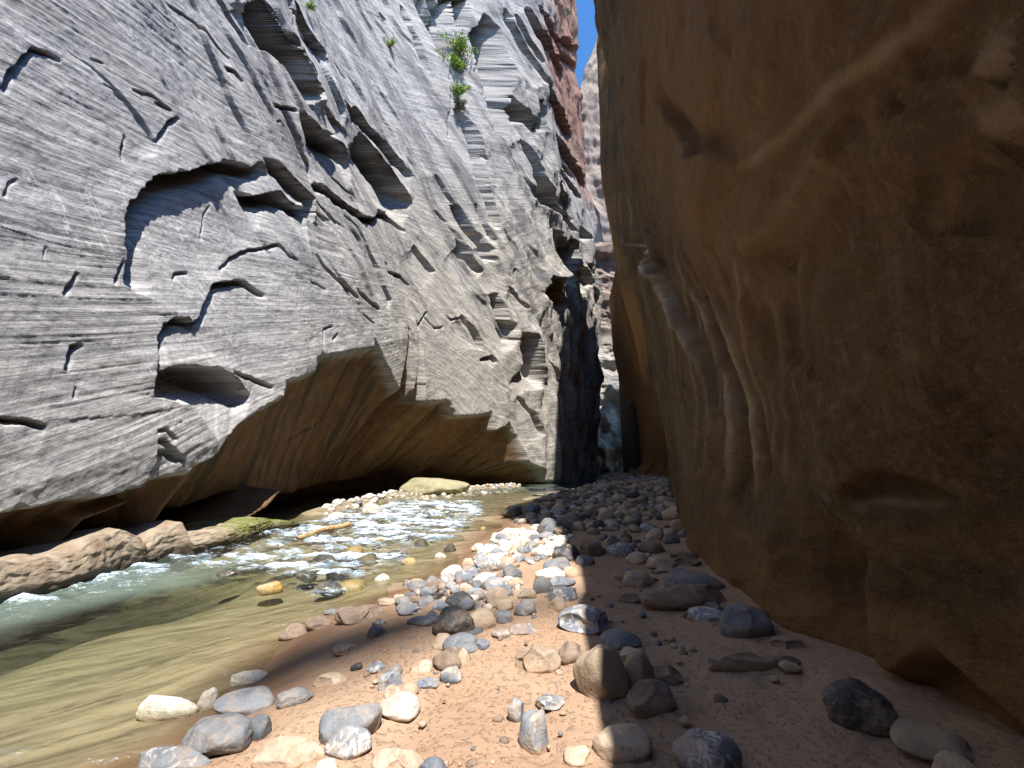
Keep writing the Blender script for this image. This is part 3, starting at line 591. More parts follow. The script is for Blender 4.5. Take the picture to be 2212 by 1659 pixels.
gr = grid_mesh('ground', Xg, Yg2, Zg2, mg.m, dict(wet=wetA, bed=bedA), flip=False)
gr.data.flip_normals() if gr.data.polygons[0].normal.z < 0 else None
tag(gr, 'sandy river bed and bank', kind='structure')

# ------------------------------------------------------------------ water
v = np.concatenate([np.linspace(-8, 1.5, 20), 1.5 * np.exp(np.linspace(0.01, math.log(60), 620))]); u = np.linspace(-1.75, .75, 820)
V, U = np.meshgrid(v, u, indexing='ij'); Xw = U * (np.clip(V, 1.5, 999) + 2.0); Yw = V
gz = ground_z(Xw, Yw); depth = np.clip(-gz, 0, 2)
RAP = T0(300,1235,430,1195,560,1150,680,1112,780,1092,900,1078,1060,1080,1070,1110,1040,1150,960,1180,900,1220,820,1255,760,1300,640,1300,560,1260,460,1240)
Pr = np.array([on_plane(*p) for p in RAP]); ins = inside(Xw, Yw, Pr); dd, _, _ = seg_field(Xw, Yw, Pr, True)
rap = np.where(ins, sst(0, .8, dd), 0)
bank = np.array([on_plane(*p) for p in T0(0,1290,130,1262,260,1228,390,1186,480,1165,560,1148)]); db, _, _ = seg_field(Xw, Yw, bank)
rap = np.maximum(rap, 1.0 * np.exp(-(db / 1.0)**2)); rap = np.maximum(rap, .35 * sst(20, 24, Yw) * (1 - sst(27, 30, Yw)))
rap = np.maximum(rap, .22 * sst(.25, .0, depth) * (depth > 0.01))
chop = fbm(Xw * 1.6 + .6 * Yw, Yw * 2.6, 21., 4, .6)
wz = rap * (.055 * chop + .02 * fbm(Xw * 6, Yw * 8, 23., 2)) + .006 * fbm(Xw * 1.2, Yw * 2.2, 25., 3) + .003 * perlin(Xw * 5, Yw * 9, 27.)
foam = rap * (.15 + .85 * sst(-.6, .9, chop + .5 * fbm(Xw * .5, Yw * .9, 29., 2)))
mw = M('river_water', .05)
P, xyz = mw.geo(); t_ = mw.t
st = mw.vec(mw.math('MULTIPLY', xyz[0], .6), mw.math('MULTIPLY', xyz[1], 1.25), 0.)
fn = mw.noise(st, 8.0, 9, .86, .5); fn2 = mw.noise(st, 55, 3, .7)
fo = mw.math('MULTIPLY', mw.math('ADD', mw.attr('foam'), .0), 1.0)
f1 = mw.math('ADD', mw.math('MULTIPLY', fn, .68), mw.math('MULTIPLY', fn2, .32))
fmask = mw.ramp(mw.math('ADD', f1, mw.math('MULTIPLY', fo, .13)), .565, .66)
fmask = mw.math('MULTIPLY', fmask, mw.ramp(fo, .03, .25))
rip = mw.math('ADD', mw.noise(st, 3.2, 4, .6, .5), mw.math('MULTIPLY', mw.noise(st, 14, 4, .65), .35))
nrm = mw.bump(rip, .022, .9)
tr = mw.n('ShaderNodeBsdfTransparent'); gl = mw.n('ShaderNodeBsdfGlossy'); gl.inputs['Roughness'].default_value = .07
mw.set(gl.inputs['Normal'], nrm); fr = mw.n('ShaderNodeFresnel'); fr.inputs['IOR'].default_value = 1.33; mw.set(fr.inputs['Normal'], nrm)
dep = mw.attr('depth')
mw.set(tr.inputs['Color'], mw.mix(mw.ramp(dep, 0, .5), (.93, .94, .86, 1), (.66, .76, .64, 1)))
sil = mw.n('ShaderNodeBsdfDiffuse'); sil.inputs['Color'].default_value = (.15, .20, .165, 1)
m1 = mw.n('ShaderNodeMixShader'); mw.set(m1.inputs[0], mw.ramp(dep, .28, .66, 0.02, .80)); t_.links.new(tr.outputs[0], m1.inputs[1]); t_.links.new(sil.outputs[0], m1.inputs[2])
m2 = mw.n('ShaderNodeMixShader'); t_.links.new(fr.outputs[0], m2.inputs[0]); t_.links.new(m1.outputs[0], m2.inputs[1]); t_.links.new(gl.outputs[0], m2.inputs[2])
refl_tint = mw.ramp(mw.math('ADD', mw.noise(st, 2.6, 6, .7, .6), mw.math('MULTIPLY', fo, .32)), .60, .76); refl_tint = mw.math('MULTIPLY', mw.math('MULTIPLY', refl_tint, .62), mw.ramp(fo, .05, .4))
ad = mw.n('ShaderNodeBsdfDiffuse'); ad.inputs['Color'].default_value = (.17, .235, .29, 1)  # blue-grey sky reflection on the riffle, painted as diffuse colour
m25 = mw.n('ShaderNodeMixShader'); mw.set(m25.inputs[0], refl_tint); t_.links.new(m2.outputs[0], m25.inputs[1]); t_.links.new(ad.outputs[0], m25.inputs[2]); m2 = m25
fd = mw.n('ShaderNodeBsdfDiffuse'); fd.inputs['Color'].default_value = (.66, .76, .86, 1)
m3 = mw.n('ShaderNodeMixShader'); mw.set(m3.inputs[0], fmask); t_.links.new(m2.outputs[0], m3.inputs[1]); t_.links.new(fd.outputs[0], m3.inputs[2])
t_.links.new(m3.outputs[0], t_.nodes['Material Output'].inputs['Surface'])
wt = grid_mesh('river_water', Xw, Yw, wz, mw.m, dict(foam=foam, depth=depth))
if wt.data.polygons[0].normal.z < 0: wt.data.flip_normals()
tag(wt, 'clear shallow river with white riffles', kind='structure')

# ------------------------------------------------------------------ rock ledge at the foot of the left wall
Lt = T5(-160,580, -60,565, 0,570, 110,545, 200,555, 300,520, 400,480, 500,440, 600,400, 700,440) + T5(720,470, 800,410, 900,365, 905,440, 1000,420, 1160,385, 1280,350, 1360,350, 1460,385, 1520,420)
Lb = T5(-160,840, 0,795, 200,745, 350,705, 500,660, 620,620, 700,600, 800,570, 890,545, 1000,530, 1160,500, 1300,455, 1420,410, 1520,400)
xl = -6.0
def on_x(px, py, x0):
    rx, ry, rz = ray(px, py); return ry * x0 / rx, CAMH + rz / ry * (ry * x0 / rx)
tp = np.array([on_x(px, py, -6.25) for px, py in Lt]); bt = np.array([on_plane(px, py)[::-1] for px, py in Lb])
ys = np.linspace(3.0, 11.6, 420); k_ = np.argsort(tp[:, 0]); ztop = np.interp(ys, tp[k_, 0], tp[k_, 1]); k_ = np.argsort(bt[:, 0]); xb = np.interp(ys, bt[k_, 0], bt[k_, 1])
ztop = ztop + .03 * fbm(ys * 3, 0., 5., 3); endf = sst(11.6, 11.0, ys); ztop = -.1 + (ztop + .1) * endf
w = np.linspace(0, 1, 70); YS, Wv = np.meshgrid(ys, w, indexing='ij'); ZT = np.repeat(ztop[:, None], 70, 1); XB = np.repeat(xb[:, None], 70, 1)
# profile: foot set back under water, belly out, rounded crest, then back into the recess
a = np.interp(Wv, [0, .30, .55, .72, .85, 1], [.02, .06, .0, -.10, -.35, -1.6]); b = np.interp(Wv, [0, .30, .55, .72, .85, 1], [-.45, .25, .70, .95, 1.0, .75])
XL = XB + a + .035 * fbm(YS * 1.5, Wv * 4, 7., 4) + .02 * fbm(YS * 8, Wv * 12, 9., 2); ZL = np.where(b < 0, b, b * ZT) + .015 * fbm(YS * 2, Wv * 6, 11., 3)
ml = M('ledge_rock', .85); P, xyz = ml.geo()
nn = ml.noise(P, 3.5, 6, .65); c = ml.mix(ml.ramp(nn, .35, .65), (.22, .16, .11), (.34, .28, .21))
c = ml.mix(ml.ramp(ml.noise(P, 1.3, 3, .5), .56, .66, 0, .7), c, (.44, .38, .32))
mossm = ml.math('MULTIPLY', ml.ramp(xyz[1], 8.0, 9.3), ml.ramp(ml.noise(P, 2.2, 5, .7), .38, .52)); c = ml.mix(mossm, c, ml.mix(ml.ramp(ml.noise(P, 12, 3), .4, .6), (.11, .14, .025), (.18, .18, .05)))
c = ml.mix(ml.ramp(xyz[2], .22, .05, 0, .8), c, (.055, .04, .028)); ml.color(c)
ml.normal(ml.bump(ml.math('ADD', nn, ml.math('MULTIPLY', ml.noise(P, 25, 4, .7), .3)), .045, 1.0))
lg = grid_mesh('rock_ledge', XL, YS, ZL, ml.m)
tag(lg, 'low rounded sandstone ledge along the water under the left wall, mossy at its far end', kind='structure')

# ------------------------------------------------------------------ stones
def stone_mat(name, c1, c2, fleck=None, fl=(.6, .7), rough=.75, low=(.30, .18, .11), lowz=.0, spec=.3, fs=9.):
    m = M(name, rough); m.b.inputs['Specular IOR Level'].default_value = spec
    oc = m.obj(); P, xyz = m.geo(); oi = m.n('ShaderNodeObjectInfo').outputs['Random']
    off = m.n('ShaderNodeVectorMath', operation='ADD'); m.set(off.inputs[0], P); m.t.links.new(m.vec(m.math('MULTIPLY', oi, 40.), 0., 0.), off.inputs[1]); V_ = off.outputs[0]
    n1 = m.noise(V_, 4.5, 5, .65, .5); c = m.mix(m.ramp(n1, .35, .66), c1, c2)
    if fleck: c = m.mix(m.ramp(m.noise(V_, fs, 6, .75, .9), fl[0], fl[1], 0, .9), c, fleck)
    c = m.mix(m.ramp(m.noise(V_, 60, 2, .5), .60, .72, 0, .35), c, (.05, .045, .04))
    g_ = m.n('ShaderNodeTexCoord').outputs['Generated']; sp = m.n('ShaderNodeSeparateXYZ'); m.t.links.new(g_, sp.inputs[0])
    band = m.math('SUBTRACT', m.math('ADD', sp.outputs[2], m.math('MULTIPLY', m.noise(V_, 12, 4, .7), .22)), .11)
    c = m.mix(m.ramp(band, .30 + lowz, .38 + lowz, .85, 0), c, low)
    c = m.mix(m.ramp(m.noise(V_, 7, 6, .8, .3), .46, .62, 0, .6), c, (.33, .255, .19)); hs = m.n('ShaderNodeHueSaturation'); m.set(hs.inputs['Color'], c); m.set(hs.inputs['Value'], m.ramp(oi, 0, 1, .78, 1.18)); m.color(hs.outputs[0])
    m.normal(m.bump(m.math('ADD', m.math('MULTIPLY', m.noise(V_, 14, 5, .7), .6), m.math('MULTIPLY', m.noise(V_, 70, 3, .6), .2)), .018, .9)); return m.m
SM = dict(
 slate=stone_mat('slate_stone', (.115, .125, .14), (.20, .21, .225)),
 speck=stone_mat('speckled_stone', (.12, .14, .18), (.22, .235, .26), (.52, .49, .45), (.50, .56), fs=16.),
 vein=stone_mat('veined_stone', (.13, .15, .19), (.24, .26, .29), (.42, .41, .38), (.53, .60), fs=7.),
 tan=stone_mat('tan_stone', (.37, .28, .20), (.48, .38, .28)),
 white=stone_mat('pale_stone', (.56, .50, .42), (.68, .64, .57), (.36, .31, .26), (.62, .70), low=(.36, .25, .16)),
 dark=stone_mat('black_stone', (.035, .036, .04), (.065, .067, .073), rough=.55, low=(.05, .04, .035)),
 brown=stone_mat('brown_stone', (.15, .11, .085), (.25, .18, .135)),
 pink=stone_mat('pink_granite_stone', (.40, .27, .21), (.20, .20, .22), (.55, .45, .38), (.52, .58), fs=14.),
 yellow=stone_mat('wet_ochre_stone', (.34, .20, .05), (.42, .31, .16), rough=.35, low=(.2, .14, .05)),
 wet=stone_mat('wet_dark_stone', (.045, .05, .045), (.09, .09, .07), rough=.2, spec=.6, low=(.03, .03, .02)),
 green=stone_mat('olive_rock', (.27, .26, .14), (.36, .33, .20), (.50, .44, .28), (.55, .62), fs=3.),
 buried=stone_mat('sand_dusted_stone', (.42, .33, .25), (.49, .40, .31), (.36, .25, .17), (.47, .55), low=(.36, .235, .15), lowz=.20),
)
def ico(n):
    bm = bmesh.new(); bmesh.ops.create_icosphere(bm, subdivisions=n, radius=1.0)
    V = np.array([v.co[:] for v in bm.verts]); Fc = np.array([[v.index for v in f.verts] for f in bm.faces]); bm.free(); return V, Fc
ICO = {n: ico(n) for n in (2, 3, 4, 5)}
def stone_shape(r, n=4, ang=.5, rough=1.0):
    V, Fc = ICO[n]; V = V.copy(); o = r.uniform(0, 90, 3)
    V = V * (1 + .30 * perlin(V[:, 0] * .9 + o[0], V[:, 1] * .9 + o[1], V[:, 2] * .9 + o[2]) )[:, None]
    for _ in range(int(r.integers(3, 7))):           # worn facets
        d = r.normal(size=3); d[2] = abs(d[2]) * .8; d /= np.linalg.norm(d); h = r.uniform(.66, .92); p = V @ d
        V -= np.outer(np.clip(p - h, 0, 1) * ang * 1.5, d)
    V = V * (1 + rough * (.03 * fbm(V[:, 0] * 2.5 + o[1], V[:, 1] * 2.5, V[:, 2] * 2.5, 3) + (.012 * fbm(V[:, 0] * 8 + o[2], V[:, 1] * 8, V[:, 2] * 8, 2) if n > 3 else 0)))[:, None]
    return V, Fc
def place(x0, x1, y0, y1, ty, label, kind='stone', yaw=None, seed=None, cat=None, group=None, sink=.22, asp=.8, ang=.5, water=False, n=None, tilt=0.):
    r = np.random.default_rng(int(x0 * 7 + y0 * 13)); cx = (x0 + x1) / 2
    z0 = 0.02
    for _ in range(4):
        gx, gy = on_plane(cx, y1, z0); z0 = 0. if water and False else float(max(ground_z(gx, gy), -.02))
    rx_ = (x1 - x0) / 2 * gy / FV; ry_ = rx_ * asp
    for _ in range(12):
        yc_ = gy + ry_ * .75; a, b, c = ray(cx, y0); zt_ = CAMH + c / b * (yc_ + .25 * ry_); h = zt_ - z0
        if h > .42 * rx_: break
        ry_ *= .85
    h = max(h, .16 * rx_)
    if water: sink = max(sink, .07 / h)
    rx_ *= (gy + ry_ * .75) / gy
    V, Fc = stone_shape(r, n or (5 if (x1 - x0) > 60 else 4 if (x1 - x0) > 26 else 3), ang)
    th = r.uniform(0, 6.28) if yaw is None else yaw
    V[:, :2] = V[:, :2] @ np.array([[math.cos(th), -math.sin(th)], [math.sin(th), math.cos(th)]])
    ext = (V.max(0) - V.min(0)) / 2; mid = (V.max(0) + V.min(0)) / 2; V = (V - mid) / ext
    V = V * np.array([rx_, ry_, h * (1 + sink) / 2])
    if tilt:
        a_ = tilt; V = V @ np.array([[math.cos(a_), 0, math.sin(a_)], [0, 1, 0], [-math.sin(a_), 0, math.cos(a_)]])
    me = tri_mesh(kind, V, Fc, SM[ty], link=False)
    o = bpy.data.objects.new(kind, me); COL.objects.link(o)
    xc_ = (cx - 1106) / ray(cx, y1)[1] * (gy + ry_ * .75); o.location = (xc_, gy + ry_ * .75, z0 + h * (1 - sink) / 2)
    placed.append((xc_, gy + ry_ * .75, max(rx_, ry_)))
    return tag(o, label, cat or ('boulder' if kind == 'boulder' else 'stone'), group)
placed = []
STONES = [  # x0, x1, y0, y1 (2212 px frame), stone, what singles it out
 (402,538,1538,1635,'slate','biggest smooth slate-blue boulder with damp brown underside near the bottom left','boulder'),
 (293,441,1611,1680,'speck','pitted grey slab stone cut by the bottom edge left of the big slate boulder','boulder'),
 (533,577,1540,1598,'slate','small upright dark stone leaning against the right end of the big slate boulder'),
 (478,588,1483,1547,'slate','grey boulder with pale muddy collar half sunk in the shallows behind the big slate boulder','boulder'),
 (602,667,1483,1527,'slate','rounded blue-grey cobble alone on wet sand right of the muddy-collared boulder'),
 (306,420,1499,1542,'white','long dry white stone top breaking the shallows at the lower left'),
 (429,463,1485,1530,'white','small white-topped stone just right of the long white stone in the shallows'),
 (500,574,1446,1476,'white','low pale stone peeking out of the shallows behind the lower left boulders'),
 (700,808,1520,1604,'slate','long dark slate stone with speckled tip lying behind another near the bottom','boulder'),
 (711,798,1562,1636,'speck','white-flecked egg-shaped stone leaning on the long slate stone near the bottom'),
 (560,694,1592,1660,'buried','flat pale slab half buried in sand at the bottom, right of the big slate boulder','boulder'),
 (823,902,1498,1552,'white','pale pinkish smooth block in front of a round tan stone on the sand'),
 (857,902,1470,1508,'tan','round tan stone directly behind the pale pinkish block'),
 (830,862,1478,1510,'buried','yellowish stone wedged left of the round tan stone'),
 (820,864,1446,1490,'vein','upright blue and white veined stone up-slope of the round tan stone'),
 (792,830,1431,1453,'speck','small flat speckled stone left of the row ending in the veined upright stone'),
 (759,781,1430,1448,'dark','tiny dark stone alone on the damp sand in the middle left'),
 (832,866,1436,1462,'vein','small veined stone at the back of the upright veined stone'),
 (886,932,1422,1456,'buried','sand-covered beige hump on the slope below the pale grey stones'),
 (900,946,1465,1488,'vein','ragged grey and white speckled stone sunk in the sand right of the round tan stone'),
 (952,995,1436,1476,'vein','blue and white stone at the low corner of the split brown and blue rock'),
 (986,1013,1398,1446,'tan','beige stone against the right side of the split brown and blue rock'),
 (938,1013,1398,1450,'brown','rock with a blue top and brown shaded face in the line of stones on sand','boulder'),
 (954,1032,1362,1408,'vein','slate stone webbed with white veins below the small smooth grey egg'),
 (935,980,1368,1403,'tan','smooth grey-tan stone left of the web-veined slate stone'),
 (1001,1042,1344,1371,'slate','small smooth grey egg in front of the black almond boulder'),
 (937,1030,1309,1377,'dark','black almond-shaped boulder in the middle of the bank','boulder'),
 (1010,1069,1311,1363,'tan','round tan stone against the right end of the black almond boulder'),
 (1028,1056,1380,1404,'vein','little square blue and white stone alone on sunlit sand'),
 (1098,1157,1343,1370,'pink','pinkish speckled flat oval stone on the sunlit sand'),
 (1063,1101,1357,1378,'pink','small brown speckled stone left of the pinkish oval stone'),
 (1110,1157,1295,1331,'vein','blocky blue stone with white veins near the shadow edge'),
 (1066,1106,1316,1346,'vein','angular blue-grey stone right of the round tan stone beside the black almond'),
 (1050,1098,1266,1311,'tan','egg-shaped tan speckled boulder standing in the cluster above the black almond','boulder'),
 (1018,1079,1190,1236,'speck','large blue-grey speckled boulder with brown foot at the water edge','boulder'),
 (998,1026,1205,1229,'tan','tan stone tucked against the left side of the blue-grey speckled boulder'),
 (953,982,1226,1246,'white','small white blotched stone by itself at the water margin'),
 (962,997,1219,1236,'white','flat cream stone behind the small white blotched one'),
 (982,1042,1232,1256,'vein','long low grey stone in front of the blue-grey speckled boulder'),
 (1024,1072,1234,1262,'white','light grey stone right of the long low grey stone'),
 (1043,1090,1244,1276,'vein','striped blue-white stone behind the egg-shaped tan boulder'),
 (1087,1127,1222,1250,'slate','blue-grey triangular stone at the edge of the sand tongue'),
 (925,966,1252,1272,'brown','chocolate brown oval stone at the water edge'),
 (882,926,1255,1279,'slate','pale blue-grey oval stone left of the chocolate brown one'),
 (885,917,1249,1262,'tan','tan stone peeking over the pale blue-grey oval one'),
 (870,886,1250,1268,'speck','small speckled grey-green stone at the left end of the waterline row'),
 (964,1020,1276,1312,'dark','dark blocky stone behind the black almond boulder'),
 (936,968,1270,1294,'dark','small dark stone left of the dark blocky one'),
 (908,942,1266,1290,'slate','slate stone with pale rim below the chocolate brown oval'),
 (1000,1026,1262,1280,'tan','small round beige stone between grey stones at the centre of the cluster'),
 (1018,1050,1274,1294,'slate','flat grey-blue stone left of the egg-shaped tan boulder'),
 (1006,1034,1284,1302,'white','rounded beige stone just left of the foot of the egg-shaped tan boulder'),
 (1070,1092,1246,1256,'tan','tiny orange-tan stone beside the striped blue-white stone'),
 (1175,1230,1203,1232,'slate','smooth blue-grey boulder at the top of the cluster on the shadow edge','boulder'),
 (1158,1219,1226,1255,'white','creamy flat oval boulder below the smooth blue-grey one','boulder'),
 (1216,1248,1222,1247,'tan','small round pinkish-tan stone half in the shadow edge'),
 (1153,1192,1243,1282,'slate','tilted blue slab with tan side in the shadow-edge cluster'),
 (1186,1243,1243,1268,'vein','blue and cream mottled oval between the tilted slab and the shadow'),
 (1178,1246,1262,1298,'speck','broad pale speckled stone with dark underside at the shadow edge'),
 (1186,1224,1287,1318,'buried','sandy beige mound stone below the broad speckled one'),
 (1119,1157,1270,1292,'buried','sand-sunk pale stone left of the tilted blue slab'),
 (1018,1047,1172,1190,'white','white flat stone lying in the water margin above the speckled boulder'),
 (1071,1095,1150,1170,'slate','pale blue stone at the upper left of the white stone pile'),
 (1196,1227,1136,1159,'brown','reddish brown round stone beside the big two-tone boulder in shade'),
 (1160,1234,1118,1154,'slate','largest two-tone blue boulder above the white pile, half in sun','boulder'),
 (1176,1200,1130,1156,'slate','grey stone leaning in front of the two-tone boulder'),
 (1194,1252,1172,1213,'dark','dark angular boulder with rusty left side just inside the shadow','boulder'),
 (1120,1142,1138,1172,'white','upright cream stone at the back of the white pile'),
 (1162,1200,1148,1166,'vein','white and blue blotched stone in front of the two-tone boulder'),
 (1140,1166,1154,1170,'slate','small blue cobble behind the middle of the white pile'),
 (1086,1136,1160,1186,'white','largest white cobble in the bright pile'),
 (1118,1142,1180,1196,'slate','blue-grey cobble in the middle of the white pile'),
 # in the river
 (558,610,1255,1277,'yellow','ochre yellow stone sitting in the riffle'),
 (684,738,1254,1280,'wet','dark stone with water sliding over it right of the ochre stone'),
 (808,841,1239,1255,'white','whitish stone at the near water edge of the riffle'),
 (868,898,1204,1218,'yellow','orange stone in the middle of the riffle'),
 (940,964,1193,1205,'white','small tan stone in the riffle near the pebble bank'),
 (640,682,1231,1249,'wet','black wet stone left of the middle of the riffle'),
 (676,722,1196,1212,'wet','dark wet hump in the foam below the driftwood'),
 (911,930,1105,1116,'wet','small dark stone in the far riffle'),
 (941,959,1091,1102,'white','small cream stone in the far green water'),
 (712,744,1106,1119,'white','white flat stone beside the far left gravel bar'),
 (781,824,1086,1110,'white','pale triangular rock at the near end of the left gravel bar'),
 (866,1012,1031,1067,'green','large olive rock slab leaning against the left wall behind the gravel bar','boulder'),
 (472,510,1231,1246,'wet','olive wet stone near the head of the left pool'),
 (836,880,1186,1200,'wet','brown submerged hump in the middle of the riffle'),
 # flat stones on the wet margin
 (608,663,1345,1378,'brown','flat dark stone lying at the left end of the wet margin row'),
 (661,717,1331,1359,'brown','flat smooth brown-grey stone second from the left in the wet margin row'),
 (700,741,1314,1328,'slate','thin grey slab in the shallows above the two flat brown stones'),
 (724,817,1309,1346,'brown','long low brown rock at the water edge in soft shade','boulder'),
 (816,856,1290,1308,'tan','flat tan stone at the waterline left of the dark jumble'),
 (854,888,1286,1310,'slate','grey wedge stone at the right end of the long low brown rock'),
 (858,902,1300,1322,'slate','thin grey stone below the dark jumble at the waterline'),
 (850,862,1284,1300,'white','small pale block above the thin grey stone'),
 (870,914,1286,1303,'brown','long brown stone lying above the thin grey stone'),
 (900,940,1290,1306,'slate','flat slate at the foot of the dark jumble'),
 (858,910,1308,1330,'vein','ragged grey stone right of the long low brown rock'),
 (793,828,1350,1378,'vein','small blue stone sunk in brown sand left of the black almond boulder'),
 (804,832,1334,1352,'speck','small broken grey stone just above the small sunken blue stone'),
 (882,942,1328,1350,'vein','long ridged blue stone in the sand left of the black almond boulder'),
 (920,946,1316,1340,'vein','upright blue stone on the end of the long ridged one'),
 (914,934,1338,1352,'vein','little blue and white stone in front of the long ridged one'),
 (681,748,1452,1480,'buried','thin sand-dusted slab half buried in the soft shade of the lower left'),
 (722,776,1390,1412,'buried','pale stone barely showing through wet sand in the middle left'),
 # sunlit sand
 (1118,1206,1384,1447,'buried','large cream stone half buried in sunlit sand against the shadow','boulder'),
 (1124,1184,1530,1620,'vein','blue and white rock rib showing through sunlit sand near the bottom centre','boulder'),
 (1098,1130,1506,1560,'vein','narrow curved blue rib left of the blue and white rock rib'),
 (1160,1217,1500,1532,'vein','pale blue veined rock crest right of the blue and white rock rib'),
 (1222,1280,1610,1655,'buried','rough cream stone in the sand near the bottom centre'),
 (812,910,1608,1680,'buried','pale slab stone cut by the bottom edge right of the flat pale slab','boulder'),
 (905,962,1634,1690,'vein','white and blue stone at the bottom edge left of centre'),
 (684,722,1638,1680,'white','small pale stone top at the bottom edge below the flecked egg'),
 # shade
 (1247,1350,1388,1512,'tan','biggest tan boulder standing just inside the shadow','boulder'),
 (1354,1412,1406,1492,'tan','upright tan stone right of the biggest tan boulder','boulder'),
 (1205,1262,1385,1432,'brown','rough brown stone between the half-buried cream stone and the biggest tan boulder'),
 (1300,1382,1360,1402,'slate','dark wedge slab behind the biggest tan boulder','boulder'),
 (1290,1398,1560,1645,'tan','pale boulder near the bottom centre with the shadow edge across it','boulder'),
 (1470,1590,1572,1680,'speck','grey rock hump in the sand near the bottom right of centre','boulder'),
 (1209,1312,1308,1369,'speck','long speckled grey rock ridge sloping into the shadow edge','boulder'),
 (1345,1408,1230,1266,'tan','rounded tan boulder alone in shade below the cobble field','boulder'),
 (1436,1550,1230,1275,'slate','long dark boulder near the foot of the right wall','boulder'),
 (1334,1390,1278,1302,'brown','low brown stone left of the widest crusted rock'),
 (1386,1568,1258,1316,'brown','widest crusted brown rock lying below the long dark boulder','boulder'),
 (1488,1566,1310,1343,'speck','flat grey speckled slab under the right end of the widest crusted rock'),
 (1524,1562,1298,1323,'dark','round dark stone on the end of the flat speckled slab'),
 (1556,1664,1300,1378,'slate','dark wedge of rock caked with sand against the right wall','boulder'),
 (1420,1456,1221,1236,'tan','small smooth pale cobble alone below the cobble field'),
 (1397,1460,1199,1227,'tan','long smooth tan boulder at the lower edge of the cobble field'),
 (1460,1514,1200,1222,'brown','flat brown stone against the foot of the right wall'),
 (1450,1505,1186,1208,'brown','flat stone stacked just above the flat brown one by the wall'),
 (1305,1348,1151,1182,'speck','dark speckled blocky stone in the shaded sand'),
 (1252,1304,1165,1202,'brown','crusted brown stone right of the dark angular rusty boulder'),
 (1246,1284,1199,1222,'slate','grey stone touching the shadow edge below the crusted brown stone'),
 (1430,1480,1091,1124,'tan','big rounded boulder high in the cobble field against the wall','boulder'),
 (1447,1502,1118,1148,'tan','rounded stone below the big rounded boulder against the wall','boulder'),
 (1464,1500,1138,1162,'slate','grey rounded stone against the wall under the rounded stone'),
 (1380,1440,1160,1196,'brown','broad brown stone in the lower middle of the cobble field','boulder'),
 (1396,1436,1140,1170,'tan','humped tan stone just above the broad brown stone'),
 (1294,1324,1096,1124,'tan','angular pale stone in the middle of the cobble field'),
 (1302,1336,1122,1138,'tan','smooth egg cobble under the angular pale stone'),
 (1278,1304,1122,1142,'dark','dark cobble left of the smooth egg cobble'),
 (1084,1130,1090,1116,'wet','black boulder in the shaded water beyond the white pile','boulder'),
 (1126,1170,1084,1112,'wet','wet dark boulder right of the black boulder in the shaded water','boulder'),
 (1150,1180,1064,1072,'wet','thin black rock breaking the far green water at the shade'),
 (1334,1392,1398,1430,'buried','sand-crusted lump up-slope of the upright tan stone'),
 (1400,1470,1432,1480,'brown','crumbly brown rock right of the upright tan stone'),
 (1360,1450,1462,1540,'brown','low sandy rock ridge below the upright tan stone','boulder'),
 (1805,1920,1464,1584,'dark','great dark egg-shaped boulder against the right wall','boulder'),
 (1945,2082,1566,1646,'tan','tan boulder right of the great dark egg in the bottom right','boulder'),
 (2040,2112,1628,1700,'tan','tan stone cut by the bottom edge in the bottom right corner'),
 (1666,1730,1370,1400,'brown','low flat stone at the foot of the right wall'),
 (1676,1724,1415,1436,'dark','small dark flat stone in the sand near the right wall'),
 (1686,1726,1428,1450,'tan','small tan stone just below the small dark flat one near the wall'),
 (1540,1680,1408,1450,'buried','long sand-covered hump in the deep shade of the right bank','boulder'),
]
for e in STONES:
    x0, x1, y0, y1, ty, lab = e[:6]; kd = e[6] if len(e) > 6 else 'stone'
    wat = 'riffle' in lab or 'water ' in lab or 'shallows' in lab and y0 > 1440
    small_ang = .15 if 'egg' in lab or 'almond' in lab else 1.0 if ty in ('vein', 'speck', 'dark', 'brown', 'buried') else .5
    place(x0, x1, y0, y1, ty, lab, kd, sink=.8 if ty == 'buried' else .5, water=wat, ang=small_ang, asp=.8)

# cobbles: the nearest ones singly, the far mass as one object
r = np.random.default_rng(21)
BASES = {}
def cobble_mesh(ty, k):
    key = (ty, k)
    if key not in BASES:
        V, Fc = stone_shape(np.random.default_rng(k * 31 + 5), 3, .5); V = V * np.array([1, .78, .58]); BASES[key] = tri_mesh('cobble', V, Fc, SM[ty], link=False)
    return BASES[key]
cand = []
def scatter(n, fn, lo, hi, zone):
    got = 0; tries = 0
    while got < n and tries < n * 30:
        tries += 1; x, y = fn(); s = lo + (hi - lo) * r.random() ** 2.2
        s *= 1.0
        if x > np.interp(y, _BY, _BX) - .1: continue
        ok = True
        for (a, b, c) in placed:
            if (a - x) ** 2 + (b - y) ** 2 < (.62 * (c + s)) ** 2: ok = False; break
        if not ok: continue
        placed.append((x, y, s)); cand.append((x, y, s, zone)); got += 1
def in_poly(poly, z=.2):
    P = np.array([on_plane(*p, z) for p in poly]); lo = P.min(0); hi = P.max(0)
    def f():
        while True:
            x, y = r.uniform(lo, hi)
            if inside(np.array([x]), np.array([y]), P)[0]: return x, y
    return f
scatter(110, in_poly(T0(1020,1205,1075,1150,1170,1140,1240,1160,1200,1205,1110,1230)), .07, .19, 'white')
scatter(60, in_poly(T0(860,1290,960,1232,1100,1225,1130,1270,1100,1330,960,1350)), .05, .12, 'mix')
scatter(130, in_poly(T0(1170,1130,1300,1080,1490,1110,1520,1210,1400,1240,1250,1200)), .08, .24, 'shade')
scatter(1000, in_poly(T0(1110,1120,1200,1062,1300,1036,1440,1040,1480,1100,1440,1150,1300,1150,1190,1145)), .09, .30, 'far')
scatter(420, in_poly(T0(1230,1062,1300,1031,1430,1034,1460,1060,1400,1070)), .12, .40, 'far')
